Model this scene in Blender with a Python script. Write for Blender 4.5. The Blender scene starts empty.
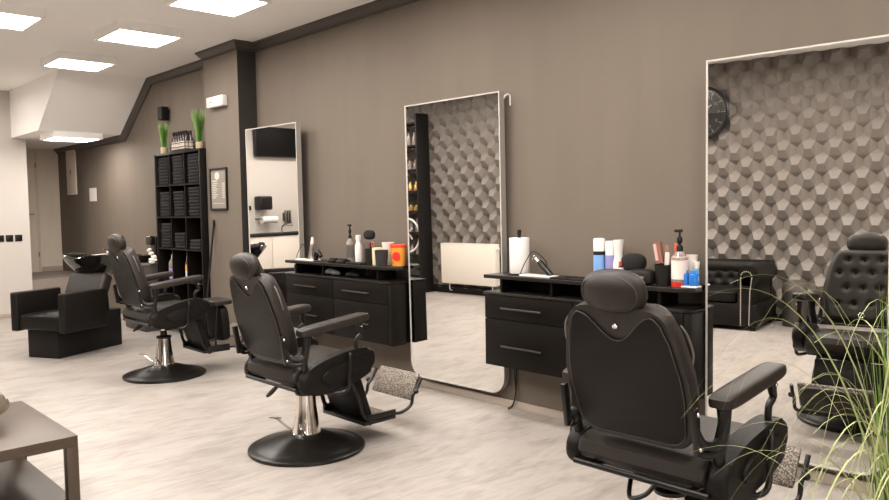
import bpy, bmesh, math, random
from math import sin, cos, pi, radians as R
from mathutils import Vector, Matrix
random.seed(7)
S = bpy.context.scene
C = S.collection
# ---------------------------------------------------------------- camera
def make_camera():
    y, p, r = R(46.69), R(3.217), R(.9345)
    f = Vector((-sin(y)*cos(p), cos(y)*cos(p), -sin(p)))
    rt = Vector((cos(y), sin(y), 0)); dn = f.cross(rt)
    r2 = cos(r)*rt + sin(r)*dn; d2 = -sin(r)*rt + cos(r)*dn
    cd = bpy.data.cameras.new('camera'); co = bpy.data.objects.new('camera', cd); C.objects.link(co)
    m = Matrix((r2, -d2, -f)).transposed().to_4x4(); m.translation = (0, 0, 1.45)
    co.matrix_world = m
    cd.sensor_width = 36; cd.lens = 758.4/889*36; cd.clip_start = .02
    S.camera = co
make_camera()
# ---------------------------------------------------------------- world, exposure
w = bpy.data.worlds.new('world'); S.world = w; w.use_nodes = True
w.node_tree.nodes['Background'].inputs[0].default_value = (1, .93, .84, 1)
w.node_tree.nodes['Background'].inputs[1].default_value = .35
S.view_settings.view_transform = 'Standard'; S.view_settings.look = 'None'
S.view_settings.exposure = 0.0; S.view_settings.gamma = 1; S.view_settings.use_curve_mapping = False
PANEL = 30.0          # strength of the ceiling panels
PANEL_COL = (1, .925, .855)

CEIL = 3.17; WB = 4.05; SOF = 2.52; XE = -11.95

# added fill light at the right wall for ceiling and relief panels; no window
al = bpy.data.lights.new('added_right_fill', 'AREA'); al.shape = 'RECTANGLE'; al.size = 2.6; al.size_y = 2.2; al.energy = 75; al.color = (1, .94, .88)
ao = bpy.data.objects.new('added_right_fill', al); C.objects.link(ao); ao.location = (2.5, -.2, 1.6); ao.rotation_euler = (R(108), 0, R(90))
# ---------------------------------------------------------------- materials
def mat(name, col, rough=.5, metal=0, bump=0, bscale=60, var=0, vscale=4, spec=.5, trans=0, emit=None, es=0, coat=0, stretch=None, alpha=1):
    m = bpy.data.materials.new(name); m.use_nodes = True
    n = m.node_tree.nodes; L = m.node_tree.links; b = n['Principled BSDF']
    b.inputs['Base Color'].default_value = (*col, 1); b.inputs['Roughness'].default_value = rough
    b.inputs['Metallic'].default_value = metal; b.inputs['Specular IOR Level'].default_value = spec
    b.inputs['Transmission Weight'].default_value = trans; b.inputs['Coat Weight'].default_value = coat
    if emit: b.inputs['Emission Color'].default_value = (*emit, 1); b.inputs['Emission Strength'].default_value = es
    if bump or var:
        tc = n.new('ShaderNodeTexCoord'); mp = n.new('ShaderNodeMapping'); L.new(tc.outputs['Object'], mp.inputs[0])
        if stretch: mp.inputs['Scale'].default_value = stretch
    if var:
        nt = n.new('ShaderNodeTexNoise'); nt.inputs['Scale'].default_value = vscale; nt.inputs['Detail'].default_value = 6
        L.new(mp.outputs[0], nt.inputs['Vector'])
        mx = n.new('ShaderNodeMix'); mx.data_type = 'RGBA'
        mx.inputs[6].default_value = (*[max(0, c*(1-var)) for c in col], 1); mx.inputs[7].default_value = (*[min(1, c*(1+var)) for c in col], 1)
        L.new(nt.outputs['Fac'], mx.inputs[0]); L.new(mx.outputs[2], b.inputs['Base Color'])
    if bump:
        nb = n.new('ShaderNodeTexNoise'); nb.inputs['Scale'].default_value = bscale; nb.inputs['Detail'].default_value = 3
        L.new(mp.outputs[0], nb.inputs['Vector'])
        bp = n.new('ShaderNodeBump'); bp.inputs['Strength'].default_value = bump; bp.inputs['Distance'].default_value = .01
        L.new(nb.outputs['Fac'], bp.inputs['Height']); L.new(bp.outputs[0], b.inputs['Normal'])
    return m
M_wall = mat('taupe_paint', (.149, .121, .095), .75, bump=.05, bscale=90, var=.10, vscale=3, stretch=(2, 2, .3))
M_trim = mat('dark_trim', (.070, .058, .049), .5)
M_white = mat('white_paint', (.58, .54, .50), .8, bump=.03, bscale=80)
M_ceil = mat('ceiling_paint', (.94, .92, .89), .9)
M_hex = mat('grey_relief_panel', (.185, .163, .143), .5)
M_skirt = mat('skirting_tile', (.46, .39, .33), .5, var=.08, vscale=8)
M_leather = mat('black_leather', (.0075, .0060, .0049), .45, bump=.15, bscale=260, spec=.2)
M_leather2 = mat('worn_leather', (.0195, .0150, .0115), .48, bump=.12, bscale=240, spec=.42)
M_piping = mat('leather_piping', (.042, .035, .029), .45)
M_black = mat('black_lacquered_metal', (.009, .0078, .0068), .32, spec=.4)
M_blackm = mat('black_matt', (.008, .0068, .006), .6, spec=.3)
M_chrome = mat('chrome', (.86, .82, .77), .12, 1)
M_alu = mat('aluminium', (.62, .59, .55), .35, 1)
M_frame = mat('white_frame', (.52, .49, .45), .4)
M_mside = mat('mirror_side_grey', (.30, .28, .255), .5)
M_mirror = mat('mirror_glass', (.93, .92, .90), .0, 1)
M_cab = mat('black_cabinet', (.0050, .0038, .0028), .45, var=.15, vscale=12, stretch=(1, 1, 12), spec=.16)
M_top = mat('worktop', (.013, .011, .0095), .35, spec=.35)
M_handle = mat('handle_dark_steel', (.16, .145, .13), .4, 1)
M_table = mat('coffee_table_lacquer', (.060, .040, .026), .40, spec=.55)
M_towel = mat('black_towel', (.011, .0095, .0088), .95, bump=.6, bscale=150)
M_dark = mat('dark_void', (.01, .009, .008), .7)
M_plastic = mat('white_plastic', (.80, .77, .73), .35)
M_creamp = mat('cream_enamel', (.78, .72, .64), .35)
M_door = mat('door_laminate', (.80, .70, .58), .5, var=.05, vscale=6, stretch=(4, 4, .5))
M_grass = mat('fresh_green_blade', (.19, .31, .055), .5, var=.45, vscale=9)
M_grass2 = mat('pale_green_blade', (.42, .47, .20), .5, var=.25, vscale=9)
M_pot = mat('natural_pot', (.50, .38, .24), .8, bump=.4, bscale=60)
M_dpot = mat('dark_pot', (.05, .045, .04), .5)
M_gold = mat('gold_paint', (.70, .46, .15), .3, .8)
M_silver = mat('silver_leaf', (.55, .50, .43), .35, .9, bump=.3, bscale=30)
M_tread = None
M_steel = mat('grey_steel', (.25, .24, .22), .3, .9)

def floor_mat():
    m = bpy.data.materials.new('floor_vinyl'); m.use_nodes = True
    n = m.node_tree.nodes; L = m.node_tree.links; b = n['Principled BSDF']
    tc = n.new('ShaderNodeTexCoord')
    def noise(sc, det, strch, dist=0):
        mp = n.new('ShaderNodeMapping'); mp.inputs['Scale'].default_value = strch; L.new(tc.outputs['Object'], mp.inputs[0])
        t = n.new('ShaderNodeTexNoise'); t.inputs['Scale'].default_value = sc; t.inputs['Detail'].default_value = det
        t.inputs['Distortion'].default_value = dist; L.new(mp.outputs[0], t.inputs['Vector']); return t
    a = noise(2.2, 8, (2.6, 1.0, 1), .8); c = noise(8, 8, (3.4, .8, 1), .5)
    mx = n.new('ShaderNodeMix'); mx.data_type = 'FLOAT'; mx.inputs[0].default_value = .45
    L.new(a.outputs['Fac'], mx.inputs[2]); L.new(c.outputs['Fac'], mx.inputs[3])
    cr = n.new('ShaderNodeValToRGB'); L.new(mx.outputs[0], cr.inputs[0])
    e = cr.color_ramp.elements; e[0].position = .32; e[0].color = (.265, .23, .205, 1); e[1].position = .56; e[1].color = (.395, .36, .33, 1)
    br = n.new('ShaderNodeTexBrick'); mp = n.new('ShaderNodeMapping'); mp.inputs['Rotation'].default_value = (0, 0, pi/2)
    L.new(tc.outputs['Object'], mp.inputs[0]); L.new(mp.outputs[0], br.inputs[0])
    br.inputs['Scale'].default_value = 1; br.inputs['Brick Width'].default_value = 1.2; br.inputs['Row Height'].default_value = .24
    br.inputs['Mortar Size'].default_value = .0012; br.inputs['Color1'].default_value = (1, 1, 1, 1); br.inputs['Color2'].default_value = (.93, .93, .93, 1)
    br.inputs['Mortar'].default_value = (.8, .79, .78, 1)
    mu = n.new('ShaderNodeMix'); mu.data_type = 'RGBA'; mu.blend_type = 'MULTIPLY'; mu.inputs[0].default_value = 1
    L.new(cr.outputs[0], mu.inputs[6]); L.new(br.outputs[0], mu.inputs[7]); L.new(mu.outputs[2], b.inputs['Base Color'])
    b.inputs['Roughness'].default_value = .42
    bp = n.new('ShaderNodeBump'); bp.inputs['Strength'].default_value = .08; bp.inputs['Distance'].default_value = .01
    L.new(c.outputs['Fac'], bp.inputs['Height']); L.new(bp.outputs[0], b.inputs['Normal'])
    return m
M_floor = floor_mat()
def tread_mat():
    m = mat('metal_tread', (.20, .175, .15), .45, .3)
    n = m.node_tree.nodes; L = m.node_tree.links; b = n['Principled BSDF']
    tc = n.new('ShaderNodeTexCoord'); v = n.new('ShaderNodeTexVoronoi'); v.inputs['Scale'].default_value = 120
    L.new(tc.outputs['Object'], v.inputs['Vector'])
    cr = n.new('ShaderNodeValToRGB'); L.new(v.outputs['Distance'], cr.inputs[0])
    cr.color_ramp.elements[0].position = .25; cr.color_ramp.elements[0].color = (.34, .29, .24, 1)
    cr.color_ramp.elements[1].position = .62; cr.color_ramp.elements[1].color = (.09, .075, .062, 1)
    L.new(cr.outputs[0], b.inputs['Base Color'])
    bp = n.new('ShaderNodeBump'); bp.inputs['Strength'].default_value = .8; bp.inputs['Distance'].default_value = .003; bp.invert = True
    L.new(v.outputs['Distance'], bp.inputs['Height']); L.new(bp.outputs[0], b.inputs['Normal'])
    return m
M_tread = tread_mat()

# ---------------------------------------------------------------- helpers
def obj(name, bm, m, parent=None, loc=None, rot=None, ang=35):
    me = bpy.data.meshes.new(name); bm.normal_update(); bm.to_mesh(me); bm.free()
    ms = m if isinstance(m, (list, tuple)) else [m]
    for x in ms: me.materials.append(x)
    for p in me.polygons: p.use_smooth = True
    me.set_sharp_from_angle(angle=R(ang))
    o = bpy.data.objects.new(name, me); C.objects.link(o)
    if parent: o.parent = parent
    if loc is not None: o.location = loc
    if rot is not None: o.rotation_euler = rot
    return o
def tag(o, label, cat, group=None):
    o['label'] = label; o['category'] = cat
    if group: o['group'] = group
    return o
def thing(name, label, cat, loc=(0, 0, 0), rz=0, group=None):
    o = bpy.data.objects.new(name, None); C.objects.link(o); o.location = loc; o.rotation_euler = (0, 0, rz)
    o.empty_display_size = .05
    return tag(o, label, cat, group)
def struct(name, bm, m, parent=None, ang=30):
    o = obj(name, bm, m, parent, ang=ang)
    if not parent: o['kind'] = 'structure'
    return o
def dup(o, loc=None, rz=None, parent=None, **kw):
    kids = list(o.children)
    c = o.copy(); C.objects.link(c)
    if parent is not None: c.parent = parent
    if loc is not None: c.location = loc
    if rz is not None: c.rotation_euler = (0, 0, rz)
    for k, v in kw.items(): c[k] = v
    for k in kids: dup(k, parent=c)
    return c
B = bmesh.new
def box(bm, x0, x1, y0, y1, z0, z1, bev=0, seg=2, mx=None, mi=0):
    v = [bm.verts.new((x, y, z)) for z in (z0, z1) for (x, y) in ((x0, y0), (x1, y0), (x1, y1), (x0, y1))]
    F = [bm.faces.new([v[i] for i in q]) for q in ((3, 2, 1, 0), (4, 5, 6, 7), (0, 1, 5, 4), (1, 2, 6, 5), (2, 3, 7, 6), (3, 0, 4, 7))]
    for f in F: f.material_index = mi
    if bev:
        es = {e for f in F for e in f.edges}
        r = bmesh.ops.bevel(bm, geom=list(es), offset=bev, segments=seg, profile=.5, affect='EDGES', clamp_overlap=True)
        v = list({x for f in r['faces'] for x in f.verts} | {x for x in v if x.is_valid})
    if mx is not None: bmesh.ops.transform(bm, matrix=mx, verts=[x for x in v if x.is_valid])
    return bm
def tube(bm, pts, r, seg=10, close=True, smooth=0):
    P = [Vector(p) for p in pts]; rr = r if isinstance(r, (list, tuple)) else [r]*len(P)
    if smooth:
        Q = []; RR = []
        for i in range(len(P)-1):
            a = P[max(i-1, 0)]; b = P[i]; c = P[i+1]; d = P[min(i+2, len(P)-1)]
            for k in range(smooth):
                t = k/smooth
                Q.append(.5*((2*b)+(c-a)*t+(2*a-5*b+4*c-d)*t*t+(3*b-a-3*c+d)*t**3)); RR.append(rr[i]*(1-t)+rr[i+1]*t)
        Q.append(P[-1]); RR.append(rr[-1]); P, rr = Q, RR
    rings = []; n0 = None
    for i, p in enumerate(P):
        t = (P[min(i+1, len(P)-1)]-P[max(i-1, 0)]).normalized()
        if n0 is None: n0 = t.orthogonal().normalized()
        n0 = (n0-t*n0.dot(t)); n0 = n0.normalized() if n0.length > 1e-6 else t.orthogonal().normalized()
        b = t.cross(n0)
        rings.append([bm.verts.new(p+(n0*cos(2*pi*k/seg)+b*sin(2*pi*k/seg))*rr[i]) for k in range(seg)])
    for a, b in zip(rings, rings[1:]):
        for k in range(seg): bm.faces.new((a[k], a[(k+1) % seg], b[(k+1) % seg], b[k]))
    if close: bm.faces.new(rings[0][::-1]); bm.faces.new(rings[-1])
    return bm
def lathe(bm, prof, seg=28, c=(0, 0, 0), mi=0, sx=1, sy=1):
    rings = []
    for r, z in prof:
        if r < 1e-5: rings.append([bm.verts.new((c[0], c[1], c[2]+z))])
        else: rings.append([bm.verts.new((c[0]+sx*r*cos(2*pi*k/seg), c[1]+sy*r*sin(2*pi*k/seg), c[2]+z)) for k in range(seg)])
    for a, b in zip(rings, rings[1:]):
        for k in range(seg):
            k2 = (k+1) % seg
            if len(a) == 1 and len(b) == 1: continue
            if len(a) == 1: f = bm.faces.new((a[0], b[k2], b[k]))
            elif len(b) == 1: f = bm.faces.new((a[k], a[k2], b[0]))
            else: f = bm.faces.new((a[k], a[k2], b[k2], b[k]))
            f.material_index = mi
    if len(rings[0]) > 1: bm.faces.new(rings[0][::-1]).material_index = mi
    if len(rings[-1]) > 1: bm.faces.new(rings[-1]).material_index = mi
    return bm
def prism(bm, out, d0, d1, plane='XZ', bev=0, seg=3, mx=None):
    """outline in 2D extruded from d0 to d1 along the plane's normal"""
    def P(a, b, d): return (a, d, b) if plane == 'XZ' else (d, a, b) if plane == 'YZ' else (a, b, d)
    v0 = [bm.verts.new(P(a, b, d0)) for a, b in out]; v1 = [bm.verts.new(P(a, b, d1)) for a, b in out]
    n = len(out); F = [bm.faces.new(v0), bm.faces.new(v1[::-1])]
    for i in range(n): F.append(bm.faces.new((v0[i], v1[i], v1[(i+1) % n], v0[(i+1) % n])))
    vs = v0+v1
    if bev:
        es = [e for f in F[:2] for e in f.edges]
        r = bmesh.ops.bevel(bm, geom=es, offset=bev, segments=seg, profile=.5, affect='EDGES', clamp_overlap=True)
        vs = list({x for f in r['faces'] for x in f.verts} | {x for x in vs if x.is_valid})
    bmesh.ops.recalc_face_normals(bm, faces=list({f for v in vs if v.is_valid for f in v.link_faces}))
    if mx is not None: bmesh.ops.transform(bm, matrix=mx, verts=[x for x in vs if x.is_valid])
    return bm
def superell(bm, c, rx, ry, rz, e1=.6, e2=.6, nu=28, nv=14, mx=None):
    pw = lambda v, e: math.copysign(abs(v)**e, v)
    prof = []; rows = []
    for j in range(nv+1):
        ph = -pi/2+pi*j/nv
        row = []
        for i in range(nu):
            th = 2*pi*i/nu
            row.append((c[0]+rx*pw(cos(ph), e1)*pw(cos(th), e2), c[1]+ry*pw(cos(ph), e1)*pw(sin(th), e2), c[2]+rz*pw(sin(ph), e1)))
        rows.append(row)
    V = [[bm.verts.new(rows[0][0])]]+[[bm.verts.new(p) for p in r] for r in rows[1:-1]]+[[bm.verts.new(rows[-1][0])]]
    for a, b in zip(V, V[1:]):
        for k in range(nu):
            k2 = (k+1) % nu
            if len(a) == 1: bm.faces.new((a[0], b[k2], b[k]))
            elif len(b) == 1: bm.faces.new((a[k], a[k2], b[0]))
            else: bm.faces.new((a[k], a[k2], b[k2], b[k]))
    if mx is not None: bmesh.ops.transform(bm, matrix=mx, verts=[v for r in V for v in r])
    return bm
def rrect(w, h, r, n=6, cx=0, cy=0, top=True, bot=True):
    """rounded rectangle outline, counter-clockwise"""
    o = []
    for (sx, sy, a0) in ((1, -1, -pi/2), (1, 1, 0), (-1, 1, pi/2), (-1, -1, pi)):
        rr = r if (sy > 0 and top) or (sy < 0 and bot) else 0
        if rr == 0: o.append((cx+sx*w/2, cy+sy*h/2)); continue
        for k in range(n+1):
            a = a0+pi/2*k/n; o.append((cx+sx*(w/2-rr)+rr*cos(a), cy+sy*(h/2-rr)+rr*sin(a)))
    return o
def Mt(loc, rx=0, ry=0, rz=0):
    return Matrix.Translation(loc) @ Matrix.Rotation(rz, 4, 'Z') @ Matrix.Rotation(ry, 4, 'Y') @ Matrix.Rotation(rx, 4, 'X')

# ================================================================ THE ROOM
XR = 2.6            # right end wall, behind the camera's right shoulder
HX = -6.5           # jog in the opposite wall
YF1, YF2 = -1.63, -.70
struct('floor', box(B(), -12.1, XR+.1, -2.6, WB+.1, -.1, 0), M_floor)
struct('floor_landing', box(B(), -14.1, XE-.01, 3.06, WB, 0, .5), mat('corridor_tile', (.26, .22, .19), .5, var=.1, vscale=3))
struct('ceiling', box(B(), -12.1, XR+.1, -2.6, WB+.1, CEIL, CEIL+.1), M_ceil)
# sloping bulkhead at the far left
bm = B(); prism(bm, [(-9.75, CEIL), (-14.1, CEIL), (-14.1, SOF), (-10.70, SOF)], 2.95, WB+.05, 'XZ'); struct('ceiling_bulkhead', bm, M_ceil)
struct('wall_back', box(B(), -14.1, XR+.1, WB, WB+.12, 0, CEIL), M_wall)
M_wall2 = mat('dark_taupe', (.030, .025, .021), .75, bump=.05, bscale=90)
bm = box(B(), -7.85, -7.10, 3.84, WB, 0, CEIL); bm.faces.ensure_lookup_table(); bm.faces[3].material_index = 1  # right-hand face takes a darker taupe than the rest of the column
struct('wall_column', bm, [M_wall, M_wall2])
bm = B(); box(bm, XE-.12, XE, -2.6, 3.13, 0, CEIL); struct('wall_left', bm, M_white)
bm = B(); box(bm, -14.1, -12.07, 2.95, 3.05, 0, CEIL); struct('wall_corridor_side', bm, M_white)
struct('wall_corridor_end', box(B(), -13.75, -13.65, 3.05, WB, .5, SOF), M_door)
struct('wall_right', box(B(), XR, XR+.1, -2.6, WB, 0, CEIL), M_white)
def hexwall(name, x0, nx, y, parentless=True):
    """3D relief wall: pentagon pairs, alternately lying ridges and upright valleys"""
    a, b, h, r = .14, .178, .056, .034
    nz = int(CEIL/b)+1
    bm = B(); cache = {}
    def V(X, Z, d):
        k = (round(X, 4), round(Z, 4))
        if k not in cache: cache[k] = bm.verts.new((X, y+.062+d, min(Z, CEIL+.02)))
        return cache[k]
    for i in range(nx):
        for j in range(nz):
            cx = x0+(i+.5)*a; cz = (j+.5)*b
            c = [(cx-a/2, cz-b/2), (cx+a/2, cz-b/2), (cx+a/2, cz+b/2), (cx-a/2, cz+b/2)]
            c = [V(p[0], p[1], 0) for p in c]
            if (i+j) % 2 == 0:
                l, q = V(cx-r, cz, h), V(cx+r, cz, h)
                bm.faces.new((c[0], c[1], q, l)); bm.faces.new((l, q, c[2], c[3])); bm.faces.new((c[3], c[0], l)); bm.faces.new((c[1], c[2], q))
            else:
                l, q = V(cx, cz-r, -h), V(cx, cz+r, -h)
                bm.faces.new((c[3], c[0], l, q)); bm.faces.new((l, c[1], c[2], q)); bm.faces.new((c[0], c[1], l)); bm.faces.new((q, c[2], c[3]))
    bmesh.ops.recalc_face_normals(bm, faces=bm.faces)
    box(bm, x0, x0+nx*a, y-.12, y+.005, 0, CEIL)
    return struct(name, bm, M_hex, ang=8)
hexwall('wall_front', HX, 65, YF1)
hexwall('wall_front_radiator', -9.86, 24, YF2)
struct('wall_front_jog', box(B(), HX-.04, HX+.04, YF1, YF2-.12, 0, CEIL), M_wall)
struct('wall_front_return', box(B(), -9.98, -9.86, -1.7, YF2, 0, CEIL), M_white)
struct('wall_front_far', box(B(), -12.0, -9.98, -1.82, -1.7, 0, CEIL), M_white)
# skirtings
struct('baseboard_back', box(B(), -7.1, XR, WB-.015, WB, 0, .055, .002), M_skirt)
struct('baseboard_front', box(B(), HX+.04, XR, YF1+.10, YF1+.115, 0, .09, .002), M_blackm)
struct('baseboard_front_radiator', box(B(), -9.86, HX, YF2+.10, YF2+.115, 0, .12, .002), M_blackm)
struct('baseboard_left', box(B(), XE, XE+.012, -1.7, 3.12, 0, .06, .002), M_skirt)
struct('baseboard_corridor', box(B(), -13.649, -13.635, 3.73, 4.04, .5, .58, .002), M_skirt)
# crown moulding
def crown(name, path, out, up, closed=False):
    """path: list of points on the wall/ceiling corner; mitred sweep"""
    prof = [(0, 0), (.062, 0), (.062, -.018), (.048, -.026), (.034, -.052), (.016, -.066), (.016, -.085), (0, -.085)]
    bm = B(); rings = []
    P = [Vector(p) for p in path]; n = len(P)
    for i in range(n):
        segs = []
        if i > 0: segs.append(i-1)
        if i < n-1: segs.append(i)
        ring = []
        for d, hgt in prof:
            if len(segs) == 1: q = P[i]+out[segs[0]]*d+up[segs[0]]*hgt
            else:
                o1, o2 = out[segs[0]]*d+up[segs[0]]*hgt, out[segs[1]]*d+up[segs[1]]*hgt
                t1 = (P[i]-P[i-1]).normalized(); t2 = (P[i+1]-P[i]).normalized()
                # solve o1 + s t1 = o2 + u t2
                best = o1; A = t1; Bv = -t2; D = o2-o1
                aa, ab, bb = A.dot(A), A.dot(Bv), Bv.dot(Bv); da, db = D.dot(A), D.dot(Bv); det = aa*bb-ab*ab
                if abs(det) > 1e-9: best = o1+t1*((da*bb-db*ab)/det)
                q = P[i]+best
            ring.append(bm.verts.new(q))
        rings.append(ring)
    k = len(prof)
    for a, b in zip(rings, rings[1:]):
        for i in range(k): bm.faces.new((a[i], a[(i+1) % k], b[(i+1) % k], b[i]))
    bm.faces.new(rings[0][::-1]); bm.faces.new(rings[-1])
    bmesh.ops.recalc_face_normals(bm, faces=bm.faces)
    return struct(name, bm, M_trim)
Vx, Vy, Vz = Vector((1, 0, 0)), Vector((0, 1, 0)), Vector((0, 0, 1))
crown('trim_1', [(XR, WB, CEIL), (-7.10, WB, CEIL), (-7.10, 3.84, CEIL), (-7.85, 3.84, CEIL), (-7.85, WB, CEIL)],
      [-Vy, Vx, -Vy, -Vx], [Vz]*4)
sl = Vector((-10.70+9.75, 0, SOF-CEIL)).normalized(); sn = Vector((-sl.z, 0, sl.x)); sn = sn if sn.z > 0 else -sn
crown('trim_2', [(-7.85, WB, CEIL), (-9.75, WB, CEIL), (-10.70, WB, SOF), (-14, WB, SOF)], [-Vy, -Vy, -Vy], [Vz, sn, Vz])
# corridor door at its far end
bm = B(); box(bm, -13.649, -13.625, 3.20, 3.70, .5, 2.46, .003)
d = struct('door_1', bm, M_door)
bm = B(); box(bm, -13.625, -13.61, 3.68, 3.72, .5, 2.48, .002); box(bm, -13.625, -13.61, 3.18, 3.205, .5, 2.48, .002); obj('door_frame', bm, mat('door_frame_wood', (.70, .61, .50), .5), d)
bm = B(); tube(bm, [(-13.62, 3.63, 1.45), (-13.58, 3.63, 1.45), (-13.58, 3.54, 1.45)], .008); obj('door_handle', bm, M_steel, d)
for z in (.75, 2.2):
    bm = B(); tube(bm, [(-13.605, 3.685, z), (-13.605, 3.685, z+.08)], .009); obj('hinge', bm, M_steel, d)

# ---------------------------------------------------------------- ceiling lights
M_diff = mat('lit_diffuser', (1, 1, 1), .5, emit=PANEL_COL, es=PANEL)
def make_light():
    t = thing('ceiling_light', '', 'ceiling light')
    bm = B()
    out = rrect(.61, .61, .004, 2); inn = rrect(.555, .555, .004, 2)
    a = [bm.verts.new((x, y, -.08)) for x, y in out]; b = [bm.verts.new((x, y, -.08)) for x, y in inn]
    c = [bm.verts.new((x, y, -.072)) for x, y in inn]; e = [bm.verts.new((x, y, 0)) for x, y in out]; n = len(a)
    for i in range(n):
        j = (i+1) % n
        bm.faces.new((a[i], b[i], b[j], a[j])); bm.faces.new((b[i], c[i], c[j], b[j])); bm.faces.new((a[i], a[j], e[j], e[i]))
    bmesh.ops.recalc_face_normals(bm, faces=bm.faces)
    bm.faces.new(e)
    obj('frame', bm, M_ceil, t)
    bm = B(); v = [bm.verts.new((x, y, -.074)) for x, y in rrect(.557, .557, .004, 2)]; bm.faces.new(v[::-1])
    obj('diffuser', bm, M_diff, t)
    return t
lights = [
 (-5.67, 2.92, CEIL, 'largest square ceiling light, cut by the top edge of the photo'),
 (-7.27, 2.92, CEIL, 'square ceiling light in front of the crown of the dark column'),
 (-8.97, 2.92, CEIL, 'square ceiling light nearest the top of the sloping bulkhead'),
 (-7.30, 1.72, CEIL, 'square ceiling light at the top left corner of the photo'),
 (-10.92, 3.42, SOF, 'square ceiling light low under the bulkhead soffit'),
 (-4.07, 2.92, CEIL, 'square ceiling light beside the wall between the second and third mirror'),
 (-2.47, 2.92, CEIL, 'square ceiling light over the near cabinet'),
 (-.87, 2.92, CEIL, 'square ceiling light over the near end of the mirror row'),
 (.73, 2.92, CEIL, 'square ceiling light near the right end of the mirror wall'),
 (-5.70, 1.72, CEIL, 'square ceiling light in the middle of the room'),
 (-4.10, 1.72, CEIL, 'square ceiling light behind the second barber chair'),
 (-2.50, 1.72, CEIL, 'square ceiling light behind the near barber chair'),
 (-9.00, .52, CEIL, 'square ceiling light in front of the white end wall'),
 (-7.30, .40, CEIL, 'square ceiling light above the radiator'),
 (-4.90, .40, CEIL, 'square ceiling light over the coffee table'),
 (-2.50, .40, CEIL, 'square ceiling light in front of the black sofa'),
 (-5.70, -.35, CEIL, 'added square ceiling light close to the relief wall, left of the sofa'),  # this row is added to light the relief panels more steeply
 (-4.10, -.35, CEIL, 'added square ceiling light close to the relief wall over the sofa'),
 (-2.50, -.35, CEIL, 'added square ceiling light close to the relief wall over the bin'),
 (-.90, -.35, CEIL, 'added square ceiling light close to the relief wall behind the camera'),
 (-10.7, .40, CEIL, 'added square ceiling light over the wash counter'),  # this pair is added to brighten the white end wall
 (-10.7, -.80, CEIL, 'added square ceiling light in the far corner by the television'),
 (-.80, 1.0, CEIL, 'square ceiling light near the camera'),
 (-11.0, 1.6, CEIL, 'square ceiling light beside the white end wall'),
]
L0 = make_light()
for i, (x, y, z, lab) in enumerate(lights):
    o = L0 if i == 0 else dup(L0)
    o.location = (x, y, z); o['label'] = lab; o['group'] = 'square ceiling light panels'

# ================================================================ MIRRORS
def mirror_outline(w, h, r):
    return rrect(w, h, r, 8, w/2, h/2, top=False)
def make_mirror(label, x, y, psi, lean, wd, ht, z0=.10, r=.13):
    t = thing('wall_mirror', label, 'mirror', (x, y, z0)); t.rotation_euler = (R(lean), 0, R(psi))
    fo = mirror_outline(wd, ht, r)
    fi = [(wd/2+(a-wd/2)*(wd-.018)/wd, ht/2+(b-ht/2)*(ht-.018)/ht) for a, b in fo]
    bm = B(); n = len(fo)
    A = [bm.verts.new((a, -.004, b)) for a, b in fo]; Bv = [bm.verts.new((a, -.004, b)) for a, b in fi]
    D = [bm.verts.new((a, .001, b)) for a, b in fi]; E = [bm.verts.new((a, .05, b)) for a, b in fo]
    for i in range(n):
        j = (i+1) % n
        bm.faces.new((A[i], Bv[i], Bv[j], A[j])); bm.faces.new((Bv[i], D[i], D[j], Bv[j])); bm.faces.new((A[i], A[j], E[j], E[i]))
    bm.faces.new(E)
    bmesh.ops.recalc_face_normals(bm, faces=bm.faces)
    for f in bm.faces:
        if max(v.co.y for v in f.verts) > .03: f.material_index = 1
    obj('frame', bm, [M_frame, M_mside], t)
    bm = B(); v = [bm.verts.new((a, 0, b)) for a, b in fi]; f = bm.faces.new(v)
    bmesh.ops.recalc_face_normals(bm, faces=bm.faces)
    if f.normal.y > 0: f.normal_flip()
    obj('mirror_glass', bm, M_mirror, t)
    return t
m1 = make_mirror('tall near wall mirror reflecting the black sofa and the tufted chair', -2.055, 3.925, 4.8, .08, .90, 2.125)
m2 = make_mirror('middle tall wall mirror reflecting the white radiator and black shelving', -4.605, 3.955, 1.5, .6, .99, 2.155)
m3 = make_mirror('far narrow-looking wall mirror reflecting the black television', -7.005, 3.87, 3.0, .3, .87, 2.17)
for m, wd in ((m2, .99),):
    bm = B(); tube(bm, [(wd-.01, .05, 2.10), (wd+.01, .055, 2.13), (wd+.02, .088, 2.13), (wd+.02, .09, 2.06)], .006, smooth=3)
    obj('hanging_hook', bm, M_plastic, m)

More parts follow.
